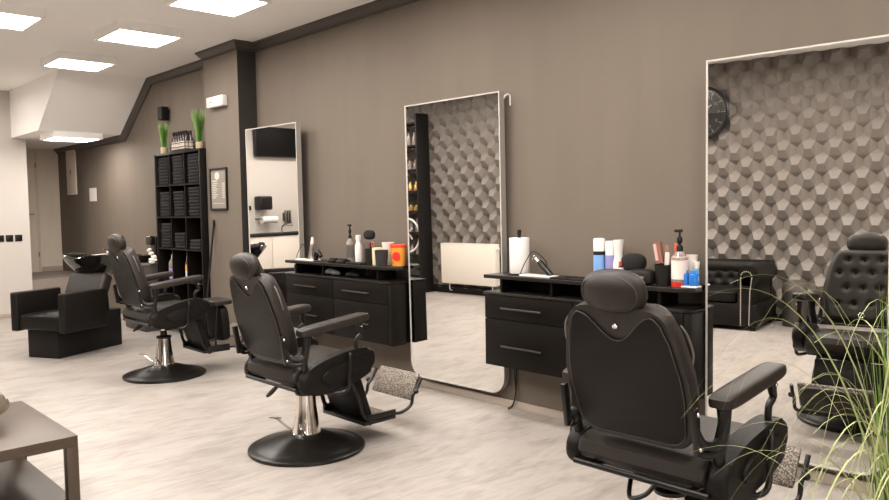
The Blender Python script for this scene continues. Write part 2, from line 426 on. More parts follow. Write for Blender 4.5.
# ================================================================ CABINETS
def make_desk():
    """origin: right-hand front corner foot on the floor, x to the left is negative; local y=0 is the front"""
    t = thing('barber_cabinet', '', 'cabinet')
    W = 1.505; D = .26
    bm = B()
    box(bm, -W, 0, .018, D, .358, .85, .004)
    obj('body', bm, M_cab, t)
    bm = B(); box(bm, .0, .045, .0, .145, .358, .85, .004); box(bm, .0, .050, -.006, .147, .8505, .868, .004); obj('end_panel', bm, M_cab, t)
    bm = B(); box(bm, -W-.01, 0, -.006, D, .85, .868, .004); obj('cabinet_top', bm, M_top, t)
    # riser: recessed shelf space with a divider
    bm = B()
    box(bm, -W+.12, -.16, .20, .222, .868, .960, 0); box(bm, -W+.12, -W+.14, .03, .20, .868, .960); box(bm, -.18, -.16, .03, .20, .868, .960)
    box(bm, -W/2-.20, -W/2-.182, .03, .20, .868, .960)
    obj('riser', bm, M_cab, t)
    bm = B(); prism(bm, [(-W+.0, -.005), (-.045, -.005), (.040, .055), (.040, .13), (0, .13), (0, D), (-W, D)], .960, .985, 'XY', .003); obj('worktop', bm, M_top, t)
    for k in range(2):
        x0 = -W+.004+k*(W/2); x1 = x0+W/2-.008
        for z0, z1, nm in ((.686, .846, 'drawer'), (.362, .681, 'drawer')):
            bm = B(); box(bm, x0, x1, 0, .017, z0, z1, .002); o = obj(nm, bm, M_cab, t)
            bm = B(); hx0 = x0+.19; hx1 = x0+.50; hz = z0+(z1-z0)*(.50 if z0 > .6 else .46)
            tube(bm, [(hx0, .002, hz), (hx0, -.026, hz)], .004, 8); tube(bm, [(hx1, .002, hz), (hx1, -.026, hz)], .004, 8)
            box(bm, hx0-.02, hx1+.02, -.034, -.024, hz-.006, hz+.006, .002)
            obj('handle', bm, M_handle, o)
    return t
desk_b = make_desk(); desk_b.location = (-2.105, 3.775, 0)
desk_b['label'] = 'near black wall cabinet with paper towel and blue bottles on top'
desk_a = dup(desk_b, (-4.650, 3.762, 0), label='far black wall cabinet with orange tub on top, behind second chair')
for o in (desk_a, desk_b): o['group'] = 'black barber cabinets between the mirrors'
# brackets so that the cabinets hang on the wall
# (the body reaches back to the wall line)

# ================================================================ BARBER CHAIRS
def make_chair():
    t = thing('barber_chair', '', 'barber chair')
    # --- base
    bm = B(); lathe(bm, [(.0, .0), (.345, .0), (.352, .008), (.350, .020), (.335, .028), (.315, .028), (.300, .036), (.22, .058), (.14, .086), (.085, .104), (0, .106)], 56)
    obj('base', bm, M_black, t)
    bm = B(); lathe(bm, [(.086, .098), (.082, .12), (.070, .20), (.062, .26), (.058, .335), (.0, .335)], 32); p = obj('pump_column', bm, M_chrome, t)
    bm = B(); lathe(bm, [(.062, .335), (.064, .338), (.064, .350), (.056, .355), (0, .355)], 32); lathe(bm, [(.0, .34), (.028, .34), (.028, .40), (0, .40)], 20)
    obj('collar', bm, M_black, p)
    bm = B()
    for s in (-1, 1): tube(bm, [(s*.05, -.04, .10), (s*.085, -.075, .125), (s*.13, -.12, .175), (s*.14, -.13, .185)], .006, 8, smooth=3); tube(bm, [(s*.14-.035, -.13+.02*s, .186), (s*.14+.035, -.13-.02*s, .186)], .007, 8)
    tube(bm, [(-.05, -.04, .10), (0, -.09, .10), (.05, -.04, .10)], .006, 8, smooth=4)
    obj('pump_lever', bm, M_chrome, t)
    return t
def chair_upper(t, dz, pad_up, silver=True):
    """everything above the pump, raised by dz"""
    up = lambda n, bm, m, par=None, ang=35: obj(n, bm, m, par or t, (0, 0, dz) if par is None else None, ang=ang)
    bm = B(); lathe(bm, [(.0, .34-dz), (.022, .34-dz), (.022, .44), (0, .44)], 20); up('piston', bm, M_chrome)
    # seat frame
    bm = B(); box(bm, -.20, .20, -.16, .22, .425, .450, .006); box(bm, -.10, .10, -.12, .12, .385, .425, .02)
    tube(bm, [(-.28, -.235, .445), (.28, -.235, .445)], .012, 10); tube(bm, [(-.27, .10, .43), (.27, .10, .43)], .012, 10)
    for s in (-1, 1): tube(bm, [(s*.20, -.235, .445), (s*.20, -.12, .435), (s*.20, .15, .435)], .010, 8, smooth=3)
    tube(bm, [(.08, -.235, .445), (.05, -.26, .40), (-.02, -.25, .37), (-.08, -.15, .40)], .009, 8, smooth=4)
    up('seat_frame', bm, M_black)
    # seat cushion
    bm = B(); out = [(-.225, .465), (-.250, .495), (-.240, .535), (-.20, .558), (-.10, .565), (.10, .575), (.22, .582), (.272, .570), (.290, .535), (.275, .49), (.24, .455), (0, .45), (-.18, .452)]
    prism(bm, out, -.262, .262, 'YZ', .02, 3); up('seat', bm, M_leather2)
    # side pods
    def pod(k, sx, sz, cy=.02, cz=.528): return None
    for s in (-1, 1):
        n = 36; out = []
        for i in range(n):
            a = 2*pi*i/n; ca, sa = cos(a), sin(a)
            y = .028+.262*math.copysign(abs(ca)**.75, ca); hz = .100*math.copysign(abs(sa)**.80, sa)
            out.append((y, .522+hz+.17*(y-.02)))
        bm = B(); prism(bm, out, s*.258, s*.336, 'YZ', .026, 4); pd = up('side_pod', bm, M_leather)
        out2 = []
        for i in range(28):
            a = 2*pi*i/28; ca, sa = cos(a), sin(a)
            y = .055+.165*math.copysign(abs(ca)**.7, ca); out2.append((y, .520+.048*math.copysign(abs(sa)**.8, sa)+.17*(y-.02)))
        bm = B(); prism(bm, out2, s*.330, s*.350, 'YZ', .009, 3); obj('padded_oval', bm, M_leather, pd)
    # arm supports
    for s in (-1, 1):
        bm = B()
        x = s*.308
        # front S-shaped bracket, running down over the pod
        tube(bm, [(x, .185, .785), (x, .190, .745), (x, .200, .715), (x, .165, .690), (x, .158, .655), (x, .160, .61)], [.019, .017, .014, .013, .013, .013], 10, smooth=3)
        tube(bm, [(x+s*.040, .085, .622), (x+s*.046, .080, .60), (x+s*.046, .070, .50), (x+s*.044, .060, .42), (x+s*.03, .01, .40), (x-s*.01, -.06, .405)], [.009, .012, .012, .012, .011, .010], 10, smooth=3)
        # rear bracket to the back
        tube(bm, [(x, -.185, .745), (x, -.185, .700), (x-s*.004, -.190, .655), (x-s*.012, -.200, .60), (x-s*.015, -.185, .55), (x-s*.02, -.165, .50)], [.026, .022, .023, .024, .018, .014], 12, smooth=3)
        tube(bm, [(x-s*.005, -.195, .635), (x-s*.015, -.235, .622), (x-s*.030, -.275, .640), (x-s*.040, -.300, .690)], [.022, .018, .015, .012], 10, smooth=4)
        tube(bm, [(x-s*.010, -.200, .600), (x-s*.028, -.250, .595), (x-s*.045, -.285, .610)], [.020, .015, .012], 10, smooth=3)
        box(bm, -.010, .010, -.016, .016, -.085, .085, .005, mx=Mt((s*.268, -.300, .680), rx=R(9)))
        br = up('arm_bracket', bm, M_black)
        for (xx, yy, zz) in ((s*.280, -.292, .622), (s*.280, -.309, .742), (s*.323, .19, .765)):
            bm = B(); superell(bm, (xx, yy, zz), .007, .008, .008, 1, 1, 12, 6); obj('bolt', bm, M_chrome, br)
        # pad
        bm = B(); superell(bm, (0, 0, 0), .047, .240, .027, .45, .34, 40, 12, mx=Mt((s*.308, .002, .795), rx=R(6.5)))
        up('armrest', bm, M_leather2)
    # back
    def back_out(wt, wb, z0, z1, rt, rb, n=8):
        o = []
        pts = [(wb/2*.93, z0, rb), ]
        for k in range(n+1):
            a = -pi/2+pi/2*k/n; o.append((wb/2*.95-rb+rb*cos(a), z0+rb+rb*sin(a)))
        o.append((wb/2, z0+(z1-z0)*.36)); o.append((wb/2*.985, z0+(z1-z0)*.52)); o.append(((wb*.35+wt*.65)/2, z0+(z1-z0)*.78))
        for k in range(n+1):
            a = R(12)+R(72)*k/n; o.append((wt/2-rt+rt*cos(a), z1-rt-.012+rt*sin(a)))
        o.append((wt*.2, z1-.004)); 
        return o+[(-x, z) for x, z in o[::-1]]
    mb = Mt((0, -.240, .590), rx=R(15.5))
    # local back frame: y=0 rear face, z up from its bottom edge
    bo = back_out(.420, .510, 0, .525, .085, .085)
    bm = B(); prism(bm, bo, -.010, .030, 'XZ', .010, 3, mx=mb); bk = up('backrest', bm, M_leather2)
    bi = [(x*.93, .020+(z)*.935) for x, z in back_out(.405, .495, 0, .525, .075, .075)]
    # rear inset panel with a U-shaped dip at the top
    def dip(o, w=.115, dep=.105, ztop=.527, shr=0):
        keepR = [p for p in o if p[0] > 0 and not (p[1] > .485 and abs(p[0]) < .155)]
        U = []; dep = .100
        for k in range(0, 13):
            a = k/12; x = .150-.30*a; u = x/.150
            U.append((x, .492-dep*(.5+.5*cos(u*pi))))
        keepL = [(-x, z) for x, z in keepR[::-1]]
        return keepR+U+keepL
    pan = dip(bi)
    bm = B(); prism(bm, pan, -.018, -.004, 'XZ', .005, 2, mx=mb); pn = obj('rear_panel', bm, M_leather, bk)
    bm = B(); pts = [mb @ Vector((x*1.0, -.0165, z)) for x, z in pan]; tube(bm, pts+[pts[0]], .0022, 6, close=False); obj('stitched_piping', bm, M_piping, pn)
    bm = B(); lathe(bm, [(0, 0), (.0085, 0), (.011, .003), (.009, .006), (.005, .0045), (0, .0045)], 16); bmesh.ops.transform(bm, matrix=mb @ Mt((0, -.012, .445), rx=R(90)), verts=bm.verts); obj('chrome_button', bm, M_chrome, bk)
    # chrome edge handle slots on the sides
    for s in (-1, 1):
        bm = B(); pts = [mb @ Vector((s*(.228+.030*sin(pi*k/8)), .035, .33+.13*k/8)) for k in range(9)]
        pts2 = [mb @ Vector((s*.238, .035, .455)), mb @ Vector((s*.262, .03, .42)), mb @ Vector((s*.273, .03, .36)), mb @ Vector((s*.262, .035, .315))]
        tube(bm, [p-Vector((s*.012, 0, 0)) for p in pts2], [.003, .004, .004, .003], 8, smooth=4); obj('side_handle', bm, M_steel, bk)
    # front cushion, tufted
    bm = B(); W0, H0 = .49, .52; nx, nz = 48, 52
    btn = []
    for r_, zz in enumerate((.13, .24, .345, .435)):
        for q in ((-.15, -.05, .05, .15) if r_ % 2 == 0 else (-.10, 0, .10)): btn.append((q, zz))
    bo2 = [(x*.985, z*.985+.004) for x, z in bo]
    def halfw(z):
        best = 0
        for (x1, z1), (x2, z2) in zip(bo2, bo2[1:]+bo2[:1]):
            if (z1-z)*(z2-z) <= 0 and abs(z1-z2) > 1e-9:
                best = max(best, abs(x1+(x2-x1)*(z-z1)/(z2-z1)))
        return best
    G = []
    for j in range(nz+1):
        z = .008+(.510)*j/nz; hw = halfw(z); row = []
        for i in range(nx+1):
            u = -1+2*i/nx; x = hw*u
            ed = min(1, (1-abs(u))*hw/.045, z/.05, (.522-z)/.05); ed = max(0, ed); th = .028+.062*math.sqrt(max(0, 1-(1-ed)**2))
            if z > .10:
                for bx_, bz_ in btn:
                    d2 = ((x-bx_)**2+(z-bz_)**2); th -= .024*math.exp(-d2/.00045)
            row.append(bm.verts.new(mb @ Vector((x, th, z))))
        G.append(row)
    for j in range(nz):
        for i in range(nx): bm.faces.new((G[j][i], G[j][i+1], G[j+1][i+1], G[j+1][i]))
    rim = [G[0][i] for i in range(nx+1)]+[G[j][nx] for j in range(1, nz+1)]+[G[nz][i] for i in range(nx-1, -1, -1)]+[G[j][0] for j in range(nz-1, 0, -1)]
    bm.faces.new(rim)
    bmesh.ops.recalc_face_normals(bm, faces=bm.faces)
    cu = obj('tufted_cushion', bm, M_leather2, bk, ang=80)
    bm = B()
    for bx_, bz_ in btn: superell(bm, (0, 0, 0), .009, .005, .009, 1, 1, 12, 6, mx=mb @ Mt((bx_, .070, bz_)))
    obj('button', bm, M_leather, cu)
    bm = B(); tube(bm, [mb @ Vector((.017*cos(2*pi*k/20), .092, .055+.017*sin(2*pi*k/20))) for k in range(21)], .0035, 6, close=False); obj('ring_badge', bm, M_chrome, cu)
    # headrest
    bm = B()
    for s in (-1, 1): tube(bm, [mb @ Vector((s*.035, .035, .50)), mb @ Vector((s*.035, .035, .575)), (s*.035, -.375, 1.14)], .008, 10)
    up('headrest_post', bm, M_chrome)
    bm = B(); superell(bm, (0, 0, 0), .126, .062, .077, .80, .95, 40, 20, mx=Mt((0, -.375, 1.140), rx=R(12)))
    hr = up('headrest', bm, M_leather2)
    bm = B(); e = .152
    pts = [Mt((0, -.375, 1.140), rx=R(12)) @ Vector((.112*cos(a), -.036, .067*math.copysign(abs(sin(a))**.9, sin(a)))) for a in [2*pi*k/48 for k in range(49)]]
    tube(bm, pts, .0025, 6, close=False); obj('stitched_piping', bm, M_piping, hr)
    # leg rest: dark sloping panel and low platform
    bm = B()
    box(bm, -.20, .20, -.022, .022, -.165, .165, .012, mx=Mt((0, .300, .270), rx=R(18)))
    obj('leg_panel', bm, M_leather, t, (0, 0, dz))
    bm = B()
    for s in (-1, 1):
        tube(bm, [(s*.19, .20, .425), (s*.205, .245, .30), (s*.205, .27, .20), (s*.205, .31, .155)], .014, 10, smooth=3)
    box(bm, -.225, .225, .27, .52, .125, .150, .006); box(bm, -.225, -.205, .27, .52, .150, .185, .004); box(bm, .205, .225, .30, .52, .150, .185, .004)
    ft = up('foot_platform', bm, M_black)
    bm = B(); box(bm, -.20, .20, .33, .515, .150, .157, .002); obj('platform_tread', bm, M_tread, ft)
    for s in (-1, 1):
        bm = B()
        tube(bm, [(s*.215, .48, .165), (s*.225, .56, .155), (s*.235, .635, .19), (s*.235, .655, .25), (s*.235, .69, .285), (s*.235, .73, .35)], .011, 10, smooth=4)
        superell(bm, (s*.250, .670, .275), .017, .017, .017, 1, 1, 14, 8)
        fa = up('footplate_arm', bm, M_black)
    if pad_up == 'plate':
        bm = B(); box(bm, -.200, .200, -.010, .010, -.090, .090, .008, mx=Mt((0, .705, .290), rx=R(-28)))
        up('footplate', bm, M_tread)
        bm = B(); superell(bm, (0, 0, 0), .190, .022, .085, .4, .3, 32, 10, mx=Mt((0, .722, .282), rx=R(-28))); up('footplate_cushion', bm, M_leather2)
    else:
        bm = B(); box(bm, -.200, .200, -.010, .010, -.085, .085, .008, mx=Mt((0, .70, .26), rx=R(-60)))
        up('footplate', bm, M_tread)
        bm = B(); superell(bm, (0, 0, 0), .17, .10, .026, .4, .3, 32, 10, mx=Mt((0, .50, .555), rx=R(2))); cc = up('calf_cushion', bm, M_leather2)
        bm = B(); superell(bm, (0, 0, 0), .16, .045, .165, .4, .3, 32, 10, mx=Mt((0, .52, .36), rx=R(4))); up('shin_cushion', bm, M_leather)
        for sx in (-.12, .12): bm = B(); tube(bm, [(sx, .46, .54), (sx, .44, .40), (sx, .43, .15)], .010, 8); obj('cushion_post', bm, M_black, cc)
    return t
ch2 = make_chair(); ch2.location = (-3.895, 2.495, 0); chair_upper(ch2, -.005, 'plate')
ch3 = make_chair(); ch3.location = (-1.505, 2.60, 0); chair_upper(ch3, .010, 'plate')
ch1 = make_chair(); ch1.location = (-6.58, 2.76, 0); chair_upper(ch1, .055, 'pad')
ch1['label'] = 'farthest black barber chair, beside the shampoo chair'; ch2['label'] = 'middle black barber chair with textured footplate raised, facing the orange tub cabinet'
ch3['label'] = 'nearest black barber chair, largest, seen from behind in front of the near mirror'
for c in (ch1, ch2, ch3): c['group'] = 'black barber chairs'

# ================================================================ SHAMPOO CHAIR
def shampoo():
    th = R(27)
    t = thing('shampoo_chair', 'black leather shampoo armchair with glossy tilting basin at its back', 'shampoo chair', (-8.294, 2.245, 0), th)
    # local: -y is forward (towards the sitter's knees), x to picture right
    bm = B(); box(bm, -.20, .20, 0, .86, 0, .30, .006); box(bm, -.20, .20, .60, .86, .30, .40, .01); obj('plinth', bm, M_blackm, t)
    bm = B(); box(bm, -.20, .34, -.105, .40, .295, .45, .03, 3); obj('seat', bm, M_leather, t)
    for s in (-1, 1):
        bm = B(); x0, x1 = sorted((.07+s*.265, .07+s*.355)); box(bm, x0, x1, -.12, .44, .28, .67, .018, 3); obj('armrest', bm, M_leather, t)
    bm = B(); box(bm, -.245, .245, -.07, .07, 0, .44, .04, 4, mx=Mt((.07, .42, .40), rx=R(-24))); obj('backrest', bm, M_leather2, t)
    bm = B(); tube(bm, [(0, .80, .38), (.02, .78, .60), (.03, .72, .80)], [.07, .055, .045], 16, smooth=3); box(bm, -.17, .17, .50, .72, .25, .62, .02); obj('basin_stand', bm, M_blackm, t)
    # basin: deep asymmetric bowl
    bm = B(); n = 40; rings = []
    prof = [(1.0, .0), (1.03, -.010), (1.0, -.022), (.86, -.085), (.62, -.155), (.36, -.20), (.0, -.205)]
    inner = [(.93, -.004), (.80, -.075), (.56, -.135), (.30, -.165), (0, -.17)]
    def ring(k, z):
        if k == 0: return [bm.verts.new((0, 0, z))]
        vs = []
        for i in range(n):
            a = 2*pi*i/n; x = .235*k*math.copysign(abs(cos(a))**.8, cos(a)); y = .27*k*math.copysign(abs(sin(a))**.85, sin(a))
            zz = z+.035*max(0, y/.27)**2*(1 if k > .8 else 0)
            if y < 0 and abs(x) < .11 and k > .88: zz -= .035*cos(x/.11*pi/2)
            vs.append(bm.verts.new((x, y, zz)))
        return vs
    def skin(lst, flip):
        rs = [ring(*p) for p in lst]
        for a, b in zip(rs, rs[1:]):
            for i in range(n):
                j = (i+1) % n
                if len(b) == 1: bm.faces.new((a[i], a[j], b[0]))
                else: bm.faces.new((a[i], a[j], b[j], b[i]))
        return rs
    o_ = skin(prof, 0); i_ = skin(inner, 1)
    for i in range(n): bm.faces.new((o_[0][i], o_[0][(i+1) % n], i_[0][(i+1) % n], i_[0][i]))
    bmesh.ops.recalc_face_normals(bm, faces=bm.faces)
    bs = obj('basin', bm, mat('gloss_black_ceramic', (.010, .009, .008), .08, coat=.5), t, (.03, .72, .985), (R(-6), 0, 0), ang=60)
    bs.scale = (1.4, 1.15, 1.1)
    bm = B(); tube(bm, [(.02, .20, .0), (.02, .20, .05), (.02, .16, .075), (.02, .10, .06)], .011, 10, smooth=4); superell(bm, (-.05, .21, .03), .02, .02, .03, .8, .8, 14, 8); tube(bm, [(-.05, .21, .05), (-.07, .17, .075)], .006, 8)
    obj('tap', bm, M_chrome, bs)
    bm = B(); superell(bm, (0, -.235, .0), .085, .03, .022, .7, .7, 20, 10); obj('neck_rest', bm, M_blackm, bs)
    return t
shampoo()

# ================================================================ COFFEE TABLE + BOWL
t = thing('coffee_table', 'low dark brown coffee table with a lower shelf at bottom left', 'coffee table', (-4.05, .825, 0))
bm = B(); box(bm, -.45, .45, -.275, .275, .40, .45, .003); obj('tabletop', bm, M_table, t)
bm = B(); box(bm, -.43, .43, -.255, .255, .145, .160, .002); obj('shelf', bm, M_table, t)
for sx in (-1, 1):
    for sy in (-1, 1):
        bm = B(); x = sx*.425; y = sy*.25; box(bm, x-.025, x+.025, y-.025, y+.025, 0, .40, .002); obj('leg', bm, M_table, t)
# leaf bowl
bm = B(); n = 48; rings = []
for k, (r, z) in enumerate([(.0, .0), (.06, .0), (.09, .012), (.145, .04), (.185, .075), (.205, .10)]):
    if r == 0: rings.append([bm.verts.new((0, 0, z))]); continue
    rings.append([bm.verts.new(((r*(1+.06*sin(5*a)*(r/.2)))*cos(a)*1.15, (r*(1+.06*sin(5*a)*(r/.2)))*sin(a)*.8, z+.012*sin(9*a)*(r/.2)**2)) for a in [2*pi*i/n for i in range(n)]])
for a, b in zip(rings, rings[1:]):
    for i in range(n):
        j = (i+1) % n
        if len(a) == 1: bm.faces.new((a[0], b[i], b[j]))
        else: bm.faces.new((a[i], b[i], b[j], a[j]))
bmesh.ops.solidify(bm, geom=bm.faces[:], thickness=.006)
tag(obj('decorative_bowl', bm, M_silver, None, (-4.165, .775, .456), (0, 0, R(20)), 60), 'shallow silvery leaf-shaped bowl on the dark coffee table', 'bowl')
bm = B()
for k in range(8):
    a = k*.8; superell(bm, (.07*cos(a), .05*sin(a), .03+.004*k), .05, .035, .012, 1, 1, 16, 6, mx=Mt((0, 0, 0), rx=.2*sin(a), ry=.2*cos(a)))
tag(obj('potpourri', bm, M_silver, None, (-4.165, .775, .478)), 'pale dried leaves heaped inside the silvery bowl', 'potpourri')['kind'] = 'stuff'

# ================================================================ TOWEL SHELF
SX0, SX1, SY0, SH = -9.09, -7.875, 3.775, 2.14
t = thing('cube_shelf', 'tall black cube shelf holding stacks of black towels beside the column', 'shelf', (SX0, SY0, 0))
Wd = SX1-SX0; Dp = .235; T = .028
bm = B(); box(bm, 0, T, 0, Dp, 0, SH, .001); obj('side_panel', bm, M_cab, t)
bm = B(); box(bm, Wd-T, Wd, 0, Dp, 0, SH, .001); obj('side_panel', bm, M_cab, t)
bm = B(); box(bm, T, Wd-T, 0, Dp, SH-T, SH, .001); obj('top_panel', bm, M_cab, t)
bm = B(); box(bm, T, Wd-T, Dp-.012, Dp, .0, SH-T); obj('back_panel', bm, M_dark, t)
zs = [SH-.002-.372*(5-k) for k in range(5)]
for k in range(5):
    bm = B(); box(bm, T, Wd-T, .002, Dp-.012, zs[k]-.016, zs[k]); obj('shelf_board', bm, M_cab, t)
cw = (Wd-2*T-.032)/3
for k in (1, 2):
    bm = B(); x = T+k*cw+(k-1)*.016; box(bm, x, x+.016, .004, Dp-.012, zs[0], SH-T); obj('divider', bm, M_cab, t)
# towels
def towel_mesh():
    bm = B(); w_, d_, h_ = .255, .17, .033
    out = rrect(d_, h_, .012, 4, d_/2, h_/2+.0)
    prism(bm, out, 0, w_, 'YZ', .004, 2)
    box(bm, .004, w_-.004, -.004, .02, h_*.47, h_*.53)
    return bm
tw0 = None
names = [['top left', 'top middle', 'top right'], ['second-row left', 'second-row middle', 'second-row right'], ['third-row left', 'third-row middle', 'third-row right']]
counts = [[9, 9, 9], [8, 8, 9], [8, 5, 3]]
for r_ in range(3):
    for c_ in range(3):
        zb = zs[4-r_]
        for k in range(counts[r_][c_]):
            x = SX0+T+c_*(cw+.016)+(cw-.255)/2+random.uniform(-.006, .006)
            if (r_, c_) == (2, 0): x += .002*k-.004
            loc = (x, SY0+.012+random.uniform(0, .008), zb+.0005+k*.0365)
            lab = 'black folded towel in the %s cell of the cube shelf' % names[r_][c_]; g = 'black towels in the %s cell' % names[r_][c_]
            if tw0 is None: tw0 = obj('folded_towel', towel_mesh(), M_towel, None, loc); o = tw0
            else: o = tw0.copy(); C.objects.link(o); o.location = loc
            o.scale = (1, 1, 1.08)
            tag(o, lab, 'towel', g)
# bottles in the fourth row
def bottle(name, label, loc, parts, cat='bottle', rz=0, group=None):
    """parts: list of (name, profile or callable, material)"""
    t = thing(name, label, cat, loc, rz, group)
    for nm, pr, m in parts:
        bm = B()
        if callable(pr): pr(bm)
        else: lathe(bm, pr, 24)
        obj(nm, bm, m, t)
    return t
def P(name, col, rough=.35, **k): return mat(name, col, rough, **k)
M_lav = P('lavender_label', (.42, .28, .55)); M_gclear = P('grey_plastic', (.22, .19, .17), .2)
xq = lambda c_: SX0+T+c_*(cw+.016)+cw*.5
bottle('shampoo_bottle', 'grey and lavender bottle in the lower left cell of the cube shelf', (xq(0)+.06, SY0+.07, zs[1]),
       [('body', [(0, 0), (.048, 0), (.05, .01), (.05, .13), (.0, .131)], M_lav), ('upper_body', [(.05, .13), (.05, .19), (.035, .225), (.02, .24), (0, .24)], M_gclear), ('cap', [(.018, .238), (.018, .29), (.0, .292)], M_plastic)])
bottle('spray_bottle', 'white bottle with orange and yellow label in the lower middle cell of the cube shelf', (xq(1)+.09, SY0+.07, zs[1]),
       [('body', [(0, 0), (.036, 0), (.038, .01), (.038, .12), (0, .121)], M_plastic), ('label_band', [(.0385, .12), (.0385, .19), (.0, .191)], P('yellow_label', (.75, .45, .08))), ('shoulder', [(.038, .19), (.034, .22), (.018, .235), (0, .236)], P('dark_red_label', (.10, .03, .03))), ('cap', [(.022, .235), (.022, .285), (0, .287)], M_plastic)])
# things on top of the shelf
def grass(name, label, loc, n, h, spread, rb, pot, m, mp, w_=.004, group=None, seed=1, cat='plant', lean=(0, 0)):
    rnd = random.Random(seed)
    t = thing(name, label, cat, loc, 0, group)
    bm = B(); lathe(bm, pot, 28); obj('pot', bm, mp, t)
    top = pot[-1][1]
    bm = B()
    for k in range(n):
        a = rnd.uniform(0, 2*pi); r0 = rb*math.sqrt(rnd.random()); hh = h*rnd.uniform(.72, 1); out = spread*rnd.uniform(.1, 1)
        x0, y0 = r0*cos(a), r0*sin(a); aa = a+rnd.uniform(-.5, .5); ww = w_*rnd.uniform(.7, 1.2)
        pr = None; wd = Vector((-sin(aa+1.2), cos(aa+1.2), 0))
        for s in range(7):
            u = s/6; p = Vector((x0+out*cos(aa)*u**1.8, y0+out*sin(aa)*u**1.8, top-.01+hh*u-.25*out*u**3)); q = ww*(1-u*.85)
            a1 = bm.verts.new(p-wd*q); b1 = bm.verts.new(p+wd*q)
            if pr: bm.faces.new((pr[0], pr[1], b1, a1))
            pr = (a1, b1)
    obj('blades', bm, m, t)
    return t
M_pgreen = mat('shelf_grass_green', (.20, .36, .09), .5, var=.3, vscale=20)
potp = [(0, 0), (.034, 0), (.040, .02), (.042, .08), (.036, .085), (0, .078)]
grass('potted_grass', 'green grass in pale pot on the left end of the cube shelf', (SX0+.07, SY0+.10, SH), 230, .33, .045, .028, potp, M_pgreen, M_pot, .005, 'grass pots on the cube shelf', 3)
grass('potted_grass', 'taller green grass in pale pot on the right end of the cube shelf', (SX1-.20, SY0+.10, SH), 230, .40, .065, .028, potp, M_pgreen, M_pot, .005, 'grass pots on the cube shelf', 4)
t = thing('bottle_rack', 'black wire rack of small bottles on top of the cube shelf', 'rack', (SX0+.38, SY0+.04, SH))
bm = B(); RW = .395
for z in (.01, .055, .10): tube(bm, [(0, 0, z), (RW, 0, z), (RW, .12, z), (0, .12, z), (0, 0, z)], .004, 6)
for x in (0, RW):
    for y in (0, .12): tube(bm, [(x, y, 0), (x, y, .12)], .004, 6)
obj('wire_frame', bm, M_blackm, t)
M_amber = P('brown_glass', (.05, .035, .025), .15); M_lbl = P('paper_label', (.62, .56, .48), .7)
bt0 = None
for r_ in range(2):
    for k in range(6):
        loc = (SX0+.38+.032+k*.066, SY0+.04+.032+r_*.056, SH+.001)
        if bt0 is None:
            bt0 = bottle('aftershave_bottle', '', loc, [('body', [(0, 0), (.025, 0), (.026, .005), (.026, .14), (.012, .17), (.012, .19), (0, .19)], M_amber), ('label_band', [(.0265, .03), (.0265, .115)], M_lbl), ('cap', [(.013, .19), (.013, .235), (0, .236)], M_blackm)])
            o = bt0
        else: o = dup(bt0, loc)
        tag(o, 'small dark bottle with pale label in the %s row of the wire rack' % ('front' if r_ == 0 else 'rear'), 'bottle', 'bottles in the %s row of the rack' % ('front' if r_ == 0 else 'rear'))
# speaker on the wall
t = thing('wall_speaker', 'small black loudspeaker high on the dark wall above the shelf', 'speaker', (-9.24, WB-.07, 2.58))
bm = B(); box(bm, -.045, .045, -.055, .045, 0, .165, .008, mx=Mt((0, 0, 0), rz=R(12))); obj('cabinet', bm, M_blackm, t)
bm = B(); box(bm, -.040, .040, -.060, -.054, .01, .155, .004, mx=Mt((0, 0, 0), rz=R(12))); obj('grille', bm, M_dark, t)
bm = B(); tube(bm, [(0, .03, .12), (0, .07, .12)], .018, 10); obj('wall_mount', bm, M_blackm, t)
# emergency light on the column
t = thing('emergency_light', 'white emergency light box on the front of the dark column', 'emergency light', (-7.50, 3.84, 2.60))
bm = B(); box(bm, -.175, .175, -.065, 0, -.055, .055, .010, 3); obj('housing', bm, M_plastic, t)
bm = B(); box(bm, -.150, .150, -.070, -.064, -.035, .030, .003); obj('lens', bm, P('opal_lens', (.70, .68, .64), .2), t)
bm = B(); box(bm, -.10, -.03, -.0715, -.069, -.012, .004); obj('marking', bm, P('grey_marking', (.25, .24, .22)), t)
# price list
t = thing('framed_price_list', 'narrow black framed price list hanging on the dark column', 'picture', (-7.565, 3.84, 1.46))
bm = B()
for (a, b, c, d_) in ((-.19, .19, 0, .02), (-.19, .19, .43, .45), (-.19, -.17, .02, .43), (.17, .19, .02, .43)): box(bm, a, b, -.022, 0, c, d_, .002)
obj('frame', bm, M_black, t)
bm = B(); box(bm, -.17, .17, -.010, -.004, .02, .43); pp = obj('print', bm, P('grey_print', (.25, .22, .19), .5), t)
bm = B()
superell(bm, (-.03, -.0115, .365), .055, .001, .042, 1, 1, 20, 8)
for k in range(9):
    z = .28-k*.019; box(bm, -.145, -.02-.02*(k % 3), -.0115, -.0095, z, z+.008)
    box(bm, .08, .135, -.0115, -.0095, z, z+.008)
box(bm, -.14, -.03, -.0115, -.0095, .305, .317); box(bm, -.12, .12, -.0115, -.0095, .07, .075)
obj('printed_lines', bm, P('pale_ink', (.62, .57, .50), .6), pp)
